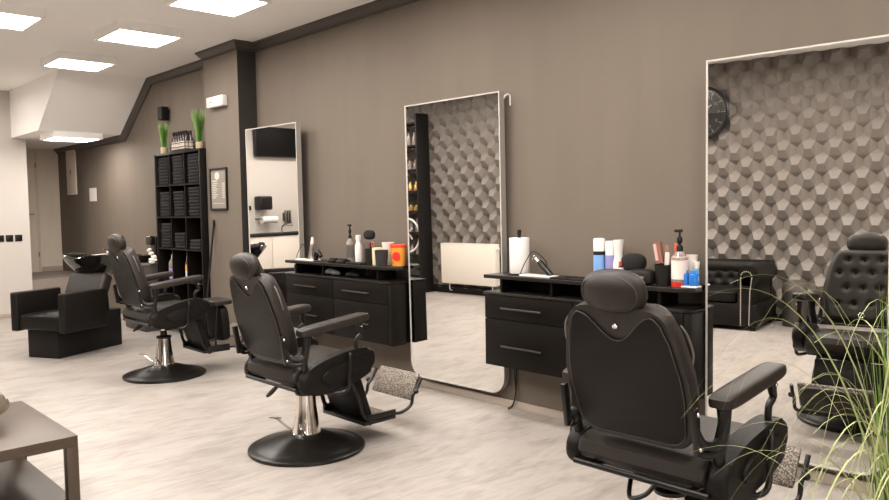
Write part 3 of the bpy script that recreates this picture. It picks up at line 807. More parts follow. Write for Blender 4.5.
# electric panel, sticker, switches
t = thing('electric_panel', 'tall narrow white electric panel door on the dark far wall', 'electric panel', (-12.97, WB, 2.12))
bm = B(); box(bm, -.215, .215, -.02, 0, -.37, .37, .004); obj('door', bm, P('panel_cream', (.80, .72, .62), .5), t)
bm = B(); box(bm, -.02, .02, -.030, -.02, -.05, .03, .003); obj('latch', bm, M_steel, t)
tag(obj('wall_notice', box(B(), -12.20, -11.90, WB-.004, WB, 1.63, 1.83), P('notice_paper', (.75, .70, .64), .6)), 'small white notice on the dark wall left of the shelf', 'notice')
for k, y in enumerate((2.98, 2.865, 2.75)):
    t = thing('wall_switch', ['right-hand black switch of the three on the white wall', 'middle black switch of the three on the white wall', 'left-hand black switch of the three, at the photo edge'][k], 'switch', (XE, y, 1.115), 0, 'black switches on the white wall')
    bm = B(); box(bm, 0, .010, -.046, .046, -.046, .046, .004); obj('plate', bm, M_blackm, t)
    bm = B(); box(bm, .010, .014, -.032, .032, -.032, .032, .002); obj('rocker', bm, M_black, t)
# broom leaning on the column
t = thing('broom', 'black broom leaning against the dark column', 'broom', (-7.62, 3.62, 0))
bm = B(); tube(bm, [(0, 0, .05), (-.075, .205, 1.31)], .011, 10); superell(bm, (-.075, .205, 1.31), .014, .014, .05, .8, .8, 12, 8); obj('handle', bm, M_blackm, t)
bm = B(); box(bm, -.14, .14, -.03, .03, .0, .07, .012); obj('head', bm, M_blackm, t)

# low cabinet left of the shelf with its things
t = thing('side_cabinet', 'low dark cabinet left of the cube shelf, behind the farthest barber chair', 'cabinet', (-9.12, 3.60, 0))
bm = B(); box(bm, -.62, 0, .015, .43, 0, .80, .004); obj('body', bm, P('grey_brown_cabinet', (.055, .047, .040), .5), t)
bm = B(); box(bm, -.63, .005, -.005, .44, .80, .825, .003); obj('top', bm, P('grey_top', (.13, .115, .10), .4), t)
for k in range(2):
    bm = B(); box(bm, -.61+k*.305, -.31+k*.305, 0, .015, .01, .79, .002); dd = obj('door', bm, P('grey_brown_door', (.055, .047, .040), .5), t)
    bm = B(); tube(bm, [(-.34+k*.07, -.012, .55), (-.34+k*.07, -.012, .70)], .005, 8); obj('handle', bm, M_steel, dd)
bm = B(); lathe(bm, [(0, 0), (.07, 0), (.13, .05), (.15, .09), (.14, .092), (.11, .05), (.05, .02), (0, .02)], 28)
tag(obj('bowl', bm, M_black, None, (-9.50, 3.74, .826)), 'glossy black bowl on the low cabinet behind the farthest chair', 'bowl')
t = thing('coffee_machine', 'black upright dispenser with chrome top on the low cabinet', 'coffee machine', (-9.33, 3.88, .826))
bm = B(); box(bm, -.07, .07, -.06, .10, 0, .32, .012); box(bm, -.07, .07, -.12, -.06, .22, .32, .012); obj('housing', bm, M_black, t)
bm = B(); box(bm, -.06, .06, -.125, -.06, .318, .33, .003); obj('chrome_lid', bm, M_chrome, t)
t = tag(obj('black_board', box(B(), -9.42, -9.12, WB-.02, WB, .83, 1.36, .003), M_blackm), 'flat black board on the wall behind the dispenser', 'board')
bm = B()
for k in range(5):
    a = k*1.1; superell(bm, (.03*cos(a)+.02*k, .02*sin(a), .05+.025*k), .06-.005*k, .03, .022, .9, .9, 16, 8, mx=Mt((0, 0, 0), ry=.4*sin(a)))
superell(bm, (.03, 0, .025), .05, .03, .026, .8, .8, 16, 8)
tag(obj('white_cloth', bm, P('white_cotton', (.78, .74, .68), .9), None, (-9.11, 3.70, .826)), 'crumpled white cloth at the right end of the low cabinet', 'cloth')

# ================================================================ THINGS ON THE FAR CABINET (A)
ZT = .985
def clipper(label, loc, rz, white=True):
    t = thing('hair_clipper', label, 'hair clipper', loc, rz)
    bm = B(); box(bm, -.15, .12, -.045, .045, 0, .014, .005); obj('charging_tray', bm, M_plastic, t)
    m0 = Mt((.085, 0, .014), ry=R(-50))
    bm = B(); tube(bm, [m0 @ Vector((0, 0, .0)), m0 @ Vector((0, 0, .06)), m0 @ Vector((.004, 0, .13))], [.020, .022, .018], 14, smooth=3); obj('clipper_body', bm, M_black, t)
    bm = B(); tube(bm, [m0 @ Vector((.004, 0, .128)), m0 @ Vector((.004, 0, .165))], [.019, .016], 14); box(bm, -.018, .018, -.02, .02, .165, .180, .003, mx=m0); obj('clipper_head', bm, M_chrome, t)
    bm = B(); tube(bm, [m0 @ Vector((.0, 0, .01)), (.02, .03, .03), m0 @ Vector((.03, .02, .10)), (-.06, .0, .165), (-.11, -.01, .11), (-.145, -.02, .045), (-.15, -.03, .01)], .003, 6, smooth=6); obj('cord', bm, M_blackm, t)
    return t
t = thing('hair_clipper', 'pale upright hair clipper with looped cord at the left end of the far cabinet', 'hair clipper', (-5.84, 3.83, ZT))
bm = B(); box(bm, -.19, .10, -.05, .05, 0, .016, .006); obj('charging_tray', bm, M_plastic, t)
bm = B(); tube(bm, [(.0, 0, .014), (.012, 0, .05), (.03, 0, .13), (.035, 0, .16)], [.03, .024, .02, .017], 14, smooth=3); obj('clipper_body', bm, M_alu, t)
bm = B(); tube(bm, [(.035, 0, .158), (.042, 0, .215)], [.018, .012], 12); obj('clipper_head', bm, M_plastic, t)
bm = B(); tube(bm, [(.0, -.03, .02), (-.08, -.02, .15), (-.14, -.01, .12), (-.19, -.01, .07), (-.20, -.03, .01)], .003, 6, smooth=6); obj('cord', bm, M_blackm, t)
bm = B(); tube(bm, [(.05, .0, .014), (.06, 0, .06), (.10, -.01, .09), (.15, -.01, .05)], [.02, .024, .022, .016], 12, smooth=3)
tag(obj('trimmer', bm, M_black, None, (-5.76, 3.80, ZT)), 'small black trimmer lying against the pale clipper on the far cabinet', 'trimmer')
for k, (x, w_, d_) in enumerate(((-5.46, .10, .07), (-5.32, .11, .08))):
    t = thing('attachment_box', ['left flat black attachment box on the far cabinet', 'right flat black attachment box on the far cabinet'][k], 'box', (x, 3.82, ZT), 0, 'flat black boxes on the far cabinet')
    bm = B(); box(bm, -w_/2, w_/2, -d_/2, d_/2, 0, .03, .008); obj('body', bm, M_black, t)
    bm = B()
    for q in range(4): superell(bm, (-w_/3+q*w_*.22, 0, .032), .011, .02, .010, .8, .8, 10, 6)
    obj('comb_guard', bm, M_blackm, t)
def pump(label, loc, col, h, r, liquid=None, glass=None, lab=None, group=None, s=1):
    t = thing('pump_bottle', label, 'pump bottle', loc, 0, group)
    bm = B(); lathe(bm, [(0, 0), (r, 0), (r*1.03, .006), (r*1.03, h*.82), (r*.55, h*.96), (r*.4, h), (0, h)], 24); obj('bottle', bm, glass or col, t)
    if liquid: bm = B(); lathe(bm, [(0, .002), (r*1.035, .002), (r*1.035, h*.14), (0, h*.145)], 24); obj('liquid', bm, liquid, t)
    if lab: bm = B(); lathe(bm, [(r*1.04, h*.22), (r*1.04, h*.74)], 24); obj('label_band', bm, lab, t)
    bm = B(); lathe(bm, [(r*.42, h-.005), (r*.42, h+.02), (r*.3, h+.032), (0, h+.033)], 16)
    tube(bm, [(0, 0, h+.02), (0, 0, h+.10*s)], .006, 8); superell(bm, (0, 0, h+.055*s), r*.36, r*.36, .022, .8, .9, 14, 8)
    box(bm, -.030, .016, -.009, .009, h+.095*s, h+.110*s, .004); obj('pump_head', bm, M_blackm, t)
    return t
pump('dark pump bottle on the far cabinet, left of the white spray bottle', (-5.325, 3.90, ZT+.001), M_gclear, .21, .036, lab=P('smoke_label', (.10, .09, .08)), s=1.1)
bm = B(); box(bm, -.085, .125, -.045, .045, 0, .016, .004)
tag(obj('black_mat', bm, M_blackm, None, (-5.15, 3.82, ZT)), 'narrow black tray in front of the bottles on the far cabinet', 'tray')
def spray(label, loc):
    return bottle('spray_bottle', label, loc, [('body', [(0, 0), (.030, 0), (.032, .008), (.033, .14), (.024, .165), (.018, .18), (0, .18)], M_plastic), ('nozzle', lambda bm: (lathe(bm, [(.019, .18), (.022, .20), (.024, .238), (0, .24)], 20), box(bm, -.034, .0, -.008, .008, .205, .222, .003)), M_plastic)])
spray('white spray bottle standing on the far cabinet', (-5.245, 3.93, ZT+.001))
# brush holder with brushes
t = thing('tool_holder', 'black round tool holder on the far cabinet', 'holder', (-5.02, 3.88, ZT+.001))
bm = B(); lathe(bm, [(0, 0), (.045, 0), (.047, .13), (.042, .13), (.040, .01), (0, .01)], 24); obj('cup', bm, M_blackm, t)
t = thing('neck_duster', 'black bushy neck brush standing in the tool holder', 'brush', (-5.005, 3.88, ZT+.012))
bm = B(); tube(bm, [(0, 0, 0), (-.005, 0, .17)], [.010, .012], 10); obj('handle', bm, M_black, t)
bm = B(); superell(bm, (-.02, 0, .235), .060, .04, .040, .8, .9, 24, 12, mx=Mt((0, 0, 0))); obj('bristles', bm, M_towel, t)
t = thing('scissors', 'red handled scissors standing in the tool holder', 'scissors', (-4.985, 3.868, ZT+.012))
M_red = P('red_plastic', (.55, .06, .04), .3)
bm = B(); tube(bm, [(0, 0, 0), (.012, 0, .13)], .006, 8); obj('blade', bm, M_steel, t)
bm = B(); tube(bm, [(.014+.016*cos(2*pi*k/16), 0, .158+.022*sin(2*pi*k/16)) for k in range(17)], .005, 6, close=False); obj('finger_loop', bm, M_red, t)
bm = B(); tube(bm, [(-.04, -.0, 0), (-.09, -.02, .13)], .005, 8); tube(bm, [(-.02, -.01, .02), (-.08, -.04, .09)], .004, 8)
bm.free()
bm = B(); box(bm, -.035, .025, -.035, .035, 0, .145, .006)
tag(obj('cream_carton', bm, P('cream_card', (.72, .62, .38), .6), None, (-4.89, 3.86, ZT)), 'cream yellow carton behind the black cup on the far cabinet', 'carton')
bm = B(); lathe(bm, [(0, 0), (.040, 0), (.052, .18), (.054, .185), (.048, .185), (.042, .01), (0, .01)], 28)
tag(obj('white_cup', bm, M_plastic, None, (-4.86, 3.945, ZT)), 'tall white cup behind the black cup on the far cabinet', 'cup')
bm = B(); lathe(bm, [(0, 0), (.046, 0), (.056, .125), (.057, .13), (.051, .13), (.041, .01), (0, .01)], 28)
tag(obj('black_cup', bm, P('charcoal_plastic', (.028, .026, .026), .45), None, (-4.795, 3.82, ZT)), 'charcoal tapered cup in front of the orange tub', 'cup')
t = thing('sharps_tub', 'orange yellow tub with red lid and red round mark on the far cabinet', 'tub', (-4.715, 3.93, ZT))
bm = B(); lathe(bm, [(0, 0), (.054, 0), (.066, .15), (0, .15)], 32); obj('body', bm, P('orange_yellow_plastic', (.85, .33, .04), .35), t)
bm = B(); lathe(bm, [(.068, .148), (.070, .152), (.070, .168), (.062, .174), (0, .174)], 32); obj('lid', bm, P('red_lid', (.75, .07, .03), .35), t)
bm = B(); lathe(bm, [(0, 0), (.036, 0), (.034, .004), (0, .004)], 24); bmesh.ops.transform(bm, matrix=Mt((.010, -.060, .078), rx=R(95)), verts=bm.verts); bmesh.ops.transform(bm, matrix=Mt((0, 0, 0), rz=R(25)), verts=bm.verts); obj('round_mark', bm, P('red_mark', (.72, .03, .02), .4), t)
# in the gap below the worktop and beside it
bm = B(); tube(bm, [(-.09, 0, .025), (-.04, .01, .035), (.03, 0, .028), (.10, .01, .02)], [.02, .028, .026, .012], 10, smooth=4)
tag(obj('grey_cloth', bm, P('grey_fabric', (.14, .14, .14), .9), None, (-5.50, 3.83, .868+.004)), 'crumpled grey cloth in the open gap of the far cabinet', 'cloth')
bm = B(); tube(bm, [(-.06, 0, .022), (.0, .0, .03), (.10, .01, .02)], [.02, .022, .014], 10, smooth=4)
tag(obj('hair_dryer_brush', bm, M_black, None, (-5.22, 3.83, .868)), 'black styling tool lying in the open gap of the far cabinet', 'styling tool')
bm = B(); lathe(bm, [(0, 0), (.040, 0), (.042, .075), (.036, .075), (.034, .01), (0, .01)], 24)
tag(obj('black_jar', bm, M_black, None, (-6.055, 3.84, .868)), 'small black jar at the left end of the far cabinet below worktop level', 'jar')

# ================================================================ THINGS ON THE NEAR CABINET (B)
t = thing('paper_towel_holder', 'white paper towel roll on a black upright holder on the near cabinet', 'paper towel', (-3.395, 3.90, ZT))
bm = B(); lathe(bm, [(0, 0), (.075, 0), (.075, .008), (.012, .010), (.012, .27), (.014, .272), (.014, .305), (0, .306)], 28); obj('holder', bm, M_blackm, t)
bm = B(); lathe(bm, [(.018, .011), (.066, .011), (.068, .014), (.068, .248), (.066, .251), (.018, .251), (.018, .011)], 36)
obj('paper_roll', bm, mat('paper', (.82, .80, .78), .9, bump=.2, bscale=50), t)
clipper('black and chrome hair clipper with looped cord on a white tray on the near cabinet', (-3.165, 3.845, ZT), R(180) if False else 0)
for k, (x, w_) in enumerate(((-2.985, .13), (-2.835, .13))):
    bm = B(); box(bm, -w_/2, w_/2, -.07, .07, 0, .010, .003); tag(obj('rubber_mat', bm, M_blackm, None, (x, 3.86, ZT)), ['black rubber mat right of the hair clipper on the near cabinet', 'black rubber mat just left of the blue and white spray can'][k], 'mat')
M_blue = P('light_blue_label', (.22, .42, .78), .3); M_violet = P('violet_label', (.30, .28, .55), .3)
bottle('spray_can', 'blue spray can with tall white cap on the near cabinet', (-2.765, 3.93, ZT),
       [('can', [(0, 0), (.036, 0), (.037, .006), (.037, .155), (0, .156)], M_blue), ('black_collar', [(.0372, .155), (.0372, .178), (0, .18)], M_blackm), ('cap', [(.037, .178), (.037, .25), (.033, .258), (0, .259)], M_plastic)], 'spray can')
bottle('lotion_bottle', 'violet and white lotion bottle between the blue can and the white bottle', (-2.69, 3.94, ZT),
       [('body', [(0, 0), (.030, 0), (.032, .006), (.032, .155), (0, .156)], M_violet), ('upper_body', [(.032, .155), (.032, .235), (.028, .242), (0, .243)], M_plastic)])
bottle('spray_bottle', 'white waisted spray bottle on the near cabinet behind the headrest', (-2.625, 3.93, ZT),
       [('body', [(0, 0), (.034, 0), (.035, .01), (.033, .11), (.025, .15), (.024, .18), (.032, .235), (.033, .25), (0, .252)], M_plastic)])
bottle('nail_oil_bottle', 'tiny dark bottle with red cap in front of the white bottle', (-2.565, 3.86, ZT),
       [('body', [(0, 0), (.018, 0), (.019, .004), (.019, .08), (.008, .10), (0, .10)], M_blackm), ('label_band', [(.0195, .045), (.0195, .09)], M_plastic), ('cap', [(.010, .10), (.011, .125), (0, .127)], M_red)])
t = thing('hair_brush', 'large black bushy brush lying on the near cabinet', 'brush', (-2.50, 3.90, ZT))
bm = B(); superell(bm, (0, 0, .12), .080, .05, .055, .8, .9, 28, 14); obj('bristles', bm, M_towel, t)
bm = B(); tube(bm, [(.0, 0, .01), (.01, 0, .08)], [.03, .02], 12); box(bm, -.04, .05, -.03, .03, 0, .02, .006); obj('handle', bm, M_black, t)
t = thing('tool_case', 'black zipped tool case beside the brush cup on the near cabinet', 'case', (-2.405, 3.83, ZT))
bm = B(); superell(bm, (0, 0, .045), .085, .05, .045, .5, .5, 28, 12); obj('body', bm, M_blackm, t)
bm = B(); box(bm, -.05, .05, -.055, -.045, .038, .052, .003); obj('silver_zip', bm, M_steel, t)
t = thing('comb_cup', 'black tapered cup holding combs on the near cabinet', 'cup', (-2.28, 3.86, ZT))
bm = B(); lathe(bm, [(0, 0), (.040, 0), (.050, .12), (.045, .12), (.036, .01), (0, .01)], 24); obj('cup_wall', bm, M_blackm, t)
t = thing('round_brush', 'copper barrelled round brush standing in the comb cup', 'brush', (-2.29, 3.865, ZT+.012))
bm = B(); tube(bm, [(0, 0, 0), (-.010, 0, .12)], .008, 8); obj('handle', bm, M_black, t)
bm = B(); tube(bm, [(-.010, 0, .115), (-.030, 0, .235)], .024, 16); obj('barrel', bm, P('copper_barrel', (.38, .17, .13), .35, metal=.6), t)
bm = B(); tube(bm, [(-.018, -.018, .13), (-.036, -.018, .225)], .012, 8); obj('barrel_highlight_strip', bm, P('pink_highlight', (.66, .42, .40), .35), t)  # paler strip stands in for a highlight along the barrel
t = tag(obj('steel_comb', box(B(), -.006, .022, -.004, .002, 0, .18, .001, mx=Mt((0, 0, 0), ry=R(4))), P('grey_comb', (.55, .52, .50), .4), None, (-2.268, 3.852, ZT+.012)), 'pale grey comb standing in the comb cup beside the round brush', 'comb')
t = tag(obj('wooden_comb', box(B(), -.006, .018, -.003, .002, 0, .22, .001, mx=Mt((0, 0, 0), ry=R(-3))), P('brown_comb', (.25, .13, .09), .5), None, (-2.26, 3.872, ZT+.012)), 'brown comb standing at the back of the comb cup', 'comb')
M_glass = mat('clear_plastic', (.85, .72, .66), .08, trans=.75, spec=.5)
pump('clear pump bottle with red liquid and black pump on the near cabinet', (-2.178, 3.86, ZT), None, .20, .044, liquid=P('red_liquid', (.50, .03, .02), .15), glass=M_glass, lab=P('pink_white_label', (.78, .68, .62), .5), s=1.1)
t = tag(obj('red_comb', box(B(), -.006, .014, -.003, .003, 0, .24, .001, mx=Mt((0, 0, 0), ry=R(5))), P('red_comb_plastic', (.60, .10, .06), .4), None, (-2.27, 3.94, ZT)), 'red comb standing behind the clear pump bottle', 'comb')
bm = B(); lathe(bm, [(0, 0), (.026, 0), (.036, .165), (.038, .175), (.033, .175), (.025, .01), (0, .01)], 28)
tag(obj('white_cup', bm, P('ivory_plastic', (.74, .68, .62), .45), None, (-2.15, 3.935, ZT)), 'ivory flared cup behind the blue jars on the near cabinet', 'cup')
M_bglass = mat('blue_glass', (.015, .16, .55), .08, coat=.6)
for k, x in enumerate((-2.150, -2.092)):
    t = thing('blue_jar', ['left blue glass jar on the near cabinet', 'right blue glass jar, touching the mirror edge'][k], 'jar', (x, 3.862, ZT+.010), 0, 'blue glass jars on the near cabinet')
    bm = B(); lathe(bm, [(0, 0), (.026, 0), (.0285, .01), (.0285, .062), (.024, .07), (0, .07)], 24); obj('body', bm, M_bglass, t)
    bm = B(); lathe(bm, [(.018, .07), (.020, .072), (.020, .084), (0, .085)], 20); obj('lid', bm, P('blue_lid', (.04, .25, .60), .3), t)
tag(obj('white_saucer', box(B(), -.062, .058, -.036, .036, 0, .009, .004), M_plastic, None, (-2.12, 3.86, ZT)), 'white tray under the blue glass jars', 'tray')
bottle('small_blue_bottle', 'slim pale bottle with blue label in the corner by the near mirror', (-2.105, 3.915, ZT),
       [('body', [(0, 0), (.014, 0), (.015, .004), (.015, .09), (.012, .10), (0, .10)], P('teal_label', (.12, .35, .50))), ('cap', [(.013, .10), (.018, .14), (0, .141)], M_plastic)])
# cord hanging below the cabinet
bm = B(); tube(bm, [(-3.555, 4.035, .40), (-3.57, 4.035, .25), (-3.56, 4.033, .12), (-3.58, 4.02, .03), (-3.60, 4.0, .008), (-3.585, 3.985, .006), (-3.56, 4.0, .03), (-3.555, 4.03, .14), (-3.545, 4.035, .38)], .004, 8, smooth=5)
tag(obj('power_cord', bm, M_blackm), 'thin black power cord hanging below the near cabinet to the floor', 'cord')

# ================================================================ NEAR GRASS PLANT
def big_grass():
    rnd = random.Random(11)
    px, py = -.292, 1.345
    t = thing('ornamental_grass', 'tall ornamental grass with arching blades at the right edge of the photo', 'plant', (px, py, 0))
    bm = B(); lathe(bm, [(0, 0), (.15, 0), (.155, .01), (.185, .42), (.19, .44), (.17, .44), (.165, .40), (0, .40)], 36); obj('pot', bm, M_dpot, t)
    def blade(bm, x0, y0, z0, ang, out, h, drop, w_, seg=14):
        pr = None; side = Vector((-sin(ang), cos(ang), 0)); tw = rnd.uniform(-.6, .6)
        for s in range(seg+1):
            u = s/seg
            p = Vector((x0+out*cos(ang)*u**1.5, y0+out*sin(ang)*u**1.5, z0+(h*u if not drop else h*(2*drop*u-drop*drop*u*u)))); q = w_*(1-u**2.2)*.5+.0004
            sd = (side*cos(tw)+Vector((cos(ang)*sin(tw), sin(ang)*sin(tw), .2)).normalized()*abs(sin(tw))).normalized()
            mid = bm.verts.new(p+Vector((0, 0, -q*.35))); a1 = bm.verts.new(p-sd*q); b1 = bm.verts.new(p+sd*q)
            if pr: bm.faces.new((pr[0], pr[1], mid, a1)); bm.faces.new((pr[1], pr[2], b1, mid))
            pr = (a1, mid, b1)
    bm = B()
    for k in range(700):
        a = rnd.uniform(0, 2*pi); r0 = .08*math.sqrt(rnd.random())
        blade(bm, r0*cos(a), r0*sin(a), .39, a+rnd.uniform(-.4, .4), rnd.uniform(.01, .07), rnd.uniform(.55, .93), 0, rnd.uniform(.004, .0075))
    b1 = obj('upright_blades', bm, M_grass, t, ang=180); b1['kind'] = 'stuff'
    bm = B()
    for k in range(80):
        a = rnd.uniform(pi*1.0, pi*1.5) if k % 4 else rnd.uniform(0, 2*pi)
        r0 = .07*math.sqrt(rnd.random()); out = rnd.uniform(.10, .37)
        blade(bm, r0*cos(a), r0*sin(a), .39, a+rnd.uniform(-.2, .2), out, rnd.uniform(.45, .97), rnd.uniform(1.1, 1.62), rnd.uniform(.0025, .0045), 20)
    b2 = obj('arching_blades', bm, M_grass2, t, ang=180); b2['kind'] = 'stuff'
big_grass()

# ================================================================ THE OTHER SIDE OF THE ROOM (seen in the mirrors)
def sofa():
    W, D = 1.85, .86     # origin: right front corner in the mirror = local x 0; sofa runs to -x
    t = thing('chesterfield_sofa', 'black tufted chesterfield sofa against the relief wall, seen in the near mirror', 'sofa', (-2.965, -.60, 0))
    bm = B(); box(bm, -W, 0, -D, 0, .05, .30, .01); obj('base', bm, M_leather, t)
    for s, x in ((0, -.13), (1, -W+.13)):
        bm = B(); box(bm, x-.085, x+.085, -D+.05, -.0, .29, .62, .01)
        tube(bm, [(x+(.03 if s == 0 else -.03), -D+.03, .62), (x+(.03 if s == 0 else -.03), .0, .62)], .115, 28)
        ar = obj('arm', bm, M_leather, t)
        bm = B(); xs = (x-.045, x+.075)
        pts = [(xs[0], .006, .06), (xs[0], .006, .60)]+[((xs[0]+xs[1])/2-.06*cos(pi*k/8), .006, .61+.06*sin(pi*k/8)) for k in range(1, 8)]+[(xs[1], .006, .60), (xs[1]-.02, .006, .45), (xs[1]-.03, .006, .06)]
        Q = []
        for a, b in zip(pts, pts[1:]):
            a, b = Vector(a), Vector(b); m_ = max(1, int((b-a).length/.017))
            for q in range(m_): Q.append(a.lerp(b, q/m_))
        for q in Q: superell(bm, q, .0075, .005, .0075, 1, 1, 8, 4)
        obj('nailhead_trim', bm, mat('nailheads', (.75, .70, .62), .3, .7), ar)
    for k in range(2):
        x0 = -.22-(k+1)*.70; bm = B(); superell(bm, (x0+.35, -.33, .37), .35, .33, .075, .35, .25, 36, 12); obj('seat_cushion', bm, M_leather, t)
    # back, tufted
    bm = B(); nx, nz = 90, 24; G = []
    btn = [(-.25-i*.15-(.075 if r % 2 else 0), .42+r*.10) for r in range(3) for i in range(10)]
    for j in range(nz+1):
        v = j/nz; z = .30+.42*v; row = []
        for i in range(nx+1):
            x = -.10-(W-.2)*i/nx; y = -.66+.02*cos(v*3)
            if v > .8: y -= .10*(1-math.sqrt(max(0, 1-((v-.8)/.2)**2)))
            for bx_, bz_ in btn: y -= .03*math.exp(-((x-bx_)**2+(z-bz_)**2)/.0009)
            row.append(bm.verts.new((x, y, z)))
        G.append(row)
    for j in range(nz):
        for i in range(nx): bm.faces.new((G[j][i], G[j+1][i], G[j+1][i+1], G[j][i+1]))
    box(bm, -W+.04, -.04, -D+.02, -.745, .05, .66, .01); tube(bm, [(-W+.02, -D+.10, .655), (-.02, -D+.10, .655)], .095, 24)
    obj('back', bm, M_leather, t, ang=70)
    for x in (-.06, -W+.06):
        for y in (-.06, -D+.06):
            bm = B(); lathe(bm, [(0, 0), (.022, 0), (.03, .05), (0, .05)], 14, (x, y, 0)); obj('foot', bm, M_blackm, t)
sofa()
t = thing('pedal_bin', 'round grey bin with domed lid beside the sofa, seen in the near mirror', 'bin', (-2.72, -1.25, 0))
bm = B(); lathe(bm, [(0, 0), (.125, 0), (.13, .01), (.135, .40), (0, .40)], 32); obj('body', bm, P('grey_bin', (.10, .09, .08), .35, metal=.5), t)
bm = B(); lathe(bm, [(.138, .40), (.14, .43), (.12, .49), (.06, .53), (0, .54)], 32); obj('lid', bm, P('grey_lid', (.14, .125, .11), .3, metal=.4), t)
t = thing('wall_clock', 'large round black wall clock with pale numerals on the relief wall', 'clock', (-3.87, YF1+.115, 2.56))
def rotx(bm, a=-90): bmesh.ops.transform(bm, matrix=Mt((0, 0, 0), rx=R(a)), verts=bm.verts); return bm
bm = B(); lathe(bm, [(0, 0), (.33, 0), (.335, .01), (.335, .035), (.315, .045), (.30, .035), (.30, .02), (0, .02)], 56); obj('case', rotx(bm), M_black, t)
bm = B()
for k in range(60):
    a = 2*pi*k/60; l0 = .24 if k % 5 == 0 else .272
    box(bm, -.003-.003*(k % 5 == 0), .003+.003*(k % 5 == 0), 0, .003, l0, .288, mx=Mt((0, .021, 0), ry=a))
obj('dial_marks', bm, P('dial_grey', (.30, .28, .25), .5), t)
def clock_numbers():
    for h in range(1, 13):
        c = bpy.data.curves.new('numeral', 'FONT'); c.body = str(h); c.size = .055; c.align_x = 'CENTER'; c.align_y = 'CENTER'; c.extrude = .001
        o = bpy.data.objects.new('tmp', c); C.objects.link(o); bpy.context.view_layer.update()
        me = bpy.data.meshes.new_from_object(o); bpy.data.objects.remove(o)
        q = bpy.data.objects.new('numeral', me); C.objects.link(q); q.parent = t; a = 2*pi*h/12
        me.materials.append(bpy.data.materials['dial_grey'])
        # seen from the room (+y side): x is mirrored
        q.location = (-.205*sin(a), .023, .205*cos(a)); q.rotation_euler = (R(90), 0, R(180))
clock_numbers()
bm = B(); box(bm, -.006, .006, .024, .027, -.03, .15, .001, mx=Mt((0, 0, 0), ry=R(50))); obj('hour_hand', bm, P('hand_silver', (.6, .57, .52), .3), t)
bm = B(); box(bm, -.004, .004, .028, .031, -.04, .24, .001, mx=Mt((0, 0, 0), ry=R(-70))); obj('minute_hand', bm, bpy.data.materials['hand_silver'], t)
bm = B(); lathe(bm, [(0, .034), (.299, .034), (.299, .037), (0, .037)], 48); obj('clock_glass', rotx(bm), mat('clock_glass', (1, 1, 1), .02, trans=1), t)
# radiator
t = thing('radiator', 'white panel radiator on the relief wall, seen in the middle mirror', 'radiator', (-8.50, YF2+.135, .17))
bm = B(); box(bm, 0, 1.10, .04, .10, 0, .62, .006); obj('panel', bm, M_creamp, t)
bm = B(); box(bm, -.004, 1.104, .0, .104, .615, .630, .004); box(bm, -.006, 0, .0, .102, .01, .62, .002); box(bm, 1.10, 1.106, .0, .102, .01, .62, .002); obj('cover', bm, M_creamp, t)
bm = B(); tube(bm, [(1.0, .05, .0), (1.0, .05, -.10), (1.0, .0, -.12)], .009, 8, smooth=3); tube(bm, [(.12, .05, 0), (.12, .05, -.10), (.12, 0, -.12)], .009, 8, smooth=3); obj('pipe', bm, M_plastic, t)
bm = B(); tube(bm, [(1.108, .06, .56), (1.15, .06, .56)], .02, 14); obj('valve', bm, M_plastic, t)
# black display shelving left of the radiator
t = thing('display_shelving', 'black open display shelving with products, seen in the middle mirror', 'shelving', (-9.66, YF2+.115, 0))
bm = B(); box(bm, .82, .85, 0, .28, 0, 2.85, .002); obj('side_panel', bm, M_blackm, t)
bm = B(); box(bm, 0, .03, 0, .28, 0, 2.85, .002); obj('side_panel', bm, M_blackm, t)
shz = [.25, .62, .98, 1.32, 1.64, 1.98, 2.36, 2.72]
for z in shz:
    bm = B(); box(bm, .03, .82, 0, .28, z-.03, z, .002); obj('shelf_board', bm, M_blackm, t)
g0 = None
for (zi, m_, n_, hh, r_) in ((6, M_gclear, 4, .20, .04), (5, M_glass, 5, .15, .035), (4, M_gold, 4, .14, .035), (3, M_gold, 4, .09, .05), (2, M_gclear, 3, .22, .035), (1, M_gclear, 2, .16, .04)):
    for k in range(n_):
        bm = B(); x = -9.66+.80-.07-k*.13
        lathe(bm, [(0, 0), (r_, 0), (r_, hh*.55), (r_*.5, hh*.75), (r_*.45, hh), (0, hh)], 16)
        nm = {6: 'grey', 5: 'clear', 4: 'gold', 3: 'low gold', 2: 'tall dark', 1: 'dark'}[zi]
        pl = {6: 'upper shelf', 5: 'second shelf', 4: 'third shelf', 3: 'fourth shelf', 2: 'fifth shelf', 1: 'sixth shelf'}[zi]
        tag(obj('product_bottle', bm, m_, None, (x, YF2+.115+.20, shz[zi])), '%s product bottle on the %s of the black display shelving' % (nm, pl), 'bottle', '%s bottles on the %s of the shelving' % (nm, pl))
bm = B(); c0 = (0, 0, .30); tube(bm, [(.27*cos(2*pi*k/40), 0, .30+.27*sin(2*pi*k/40)) for k in range(41)], .018, 8, close=False)
tube(bm, [(.10, 0, .42), (.04, 0, .33), (.10, 0, .24)], .014, 8, smooth=4)
tag(obj('white_hoop', bm, M_plastic, None, (-9.12, YF2+.115+.24, .62)), 'white hoop ornament on the black shelving, seen beside the orange tub', 'ornament')
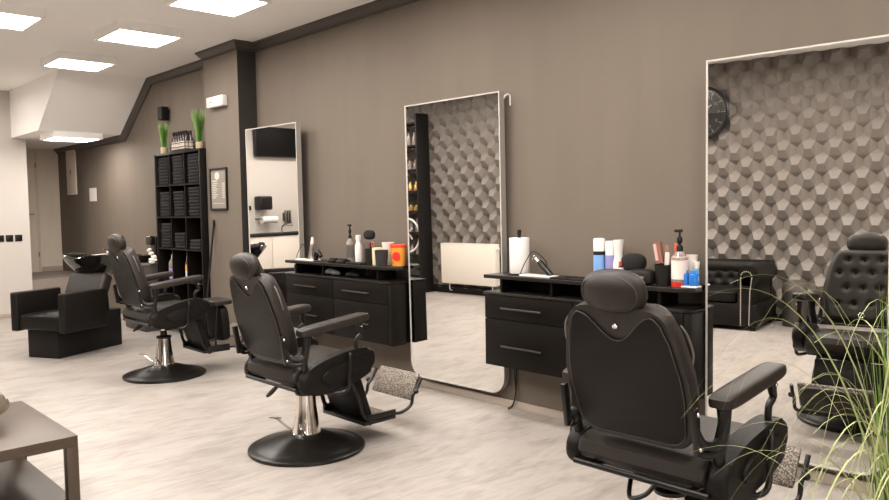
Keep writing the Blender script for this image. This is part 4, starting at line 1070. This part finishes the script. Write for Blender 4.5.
# end wall: counter, TV, dispenser
t = thing('wash_counter', 'white base cabinets with black counter on the end wall, seen in the far mirror', 'counter', (XE+.006, -1.60, 0))
bm = B(); box(bm, 0, .50, 0, 2.55, .08, .96, .003); box(bm, 0, .45, .0, 2.55, 0, .08); obj('body', bm, M_white, t)
bm = B(); box(bm, 0, .53, -.01, 2.56, .96, 1.0, .003); obj('countertop', bm, M_blackm, t)
for k in range(4):
    bm = B(); box(bm, .50, .518, .005+k*.637, .632+k*.637, .09, .95, .002); obj('door', bm, P('white_front', (.76, .70, .63), .4), t)
t = thing('television', 'black flat television high on the white end wall, seen in the far mirror', 'television', (XE, -.215, 2.38))
bm = B(); box(bm, .02, .10, -.49, .49, 0, .54, .006); obj('casing', bm, M_black, t)
bm = B(); box(bm, .10, .103, -.475, .475, .015, .525); obj('screen', bm, mat('tv_screen', (.003, .003, .003), .4, spec=.1), t)
bm = B(); box(bm, 0, .02, -.12, .12, .15, .40); obj('wall_mount', bm, M_blackm, t)
t = thing('towel_dispenser', 'black paper towel dispenser on the end wall, seen in the far mirror', 'dispenser', (XE, .14, 1.42))
bm = B(); box(bm, 0, .20, -.12, .15, 0, .25, .03, 3); obj('housing', bm, M_black, t)
t = thing('paper_roll', 'white paper roll on a bracket below the black dispenser', 'paper roll', (XE, .10, 1.20))
bm = B(); tube(bm, [(.14, -.18, .04), (.14, .14, .04)], .065, 20); obj('roll', bm, M_plastic, t)
bm = B(); tube(bm, [(0, .17, .06), (.14, .17, .06), (.14, -.20, .04)], .01, 8); obj('bracket', bm, M_blackm, t)
t = thing('cutlery_rack', 'small dark metal tool rack on the end wall above the counter', 'rack', (XE, -.42, 1.16))
bm = B()
for k in range(3): box(bm, .02, .06, -.07+k*.05, -.04+k*.05, 0, .24, .005)
box(bm, 0, .02, -.08, .09, .05, .20); obj('holders', bm, M_steel, t)
tag(obj('wall_socket', box(B(), XE, XE+.012, .36, .43, 1.42, 1.50, .003), M_blackm), 'small black socket left of the towel dispenser', 'socket')
tag(obj('tap', tube(B(), [(XE+.12, -.22, 1.0), (XE+.12, -.22, 1.10), (XE+.20, -.24, 1.14), (XE+.28, -.34, 1.12)], .012, 10, smooth=4), M_steel), 'slim steel tap on the black counter at the end wall', 'tap')
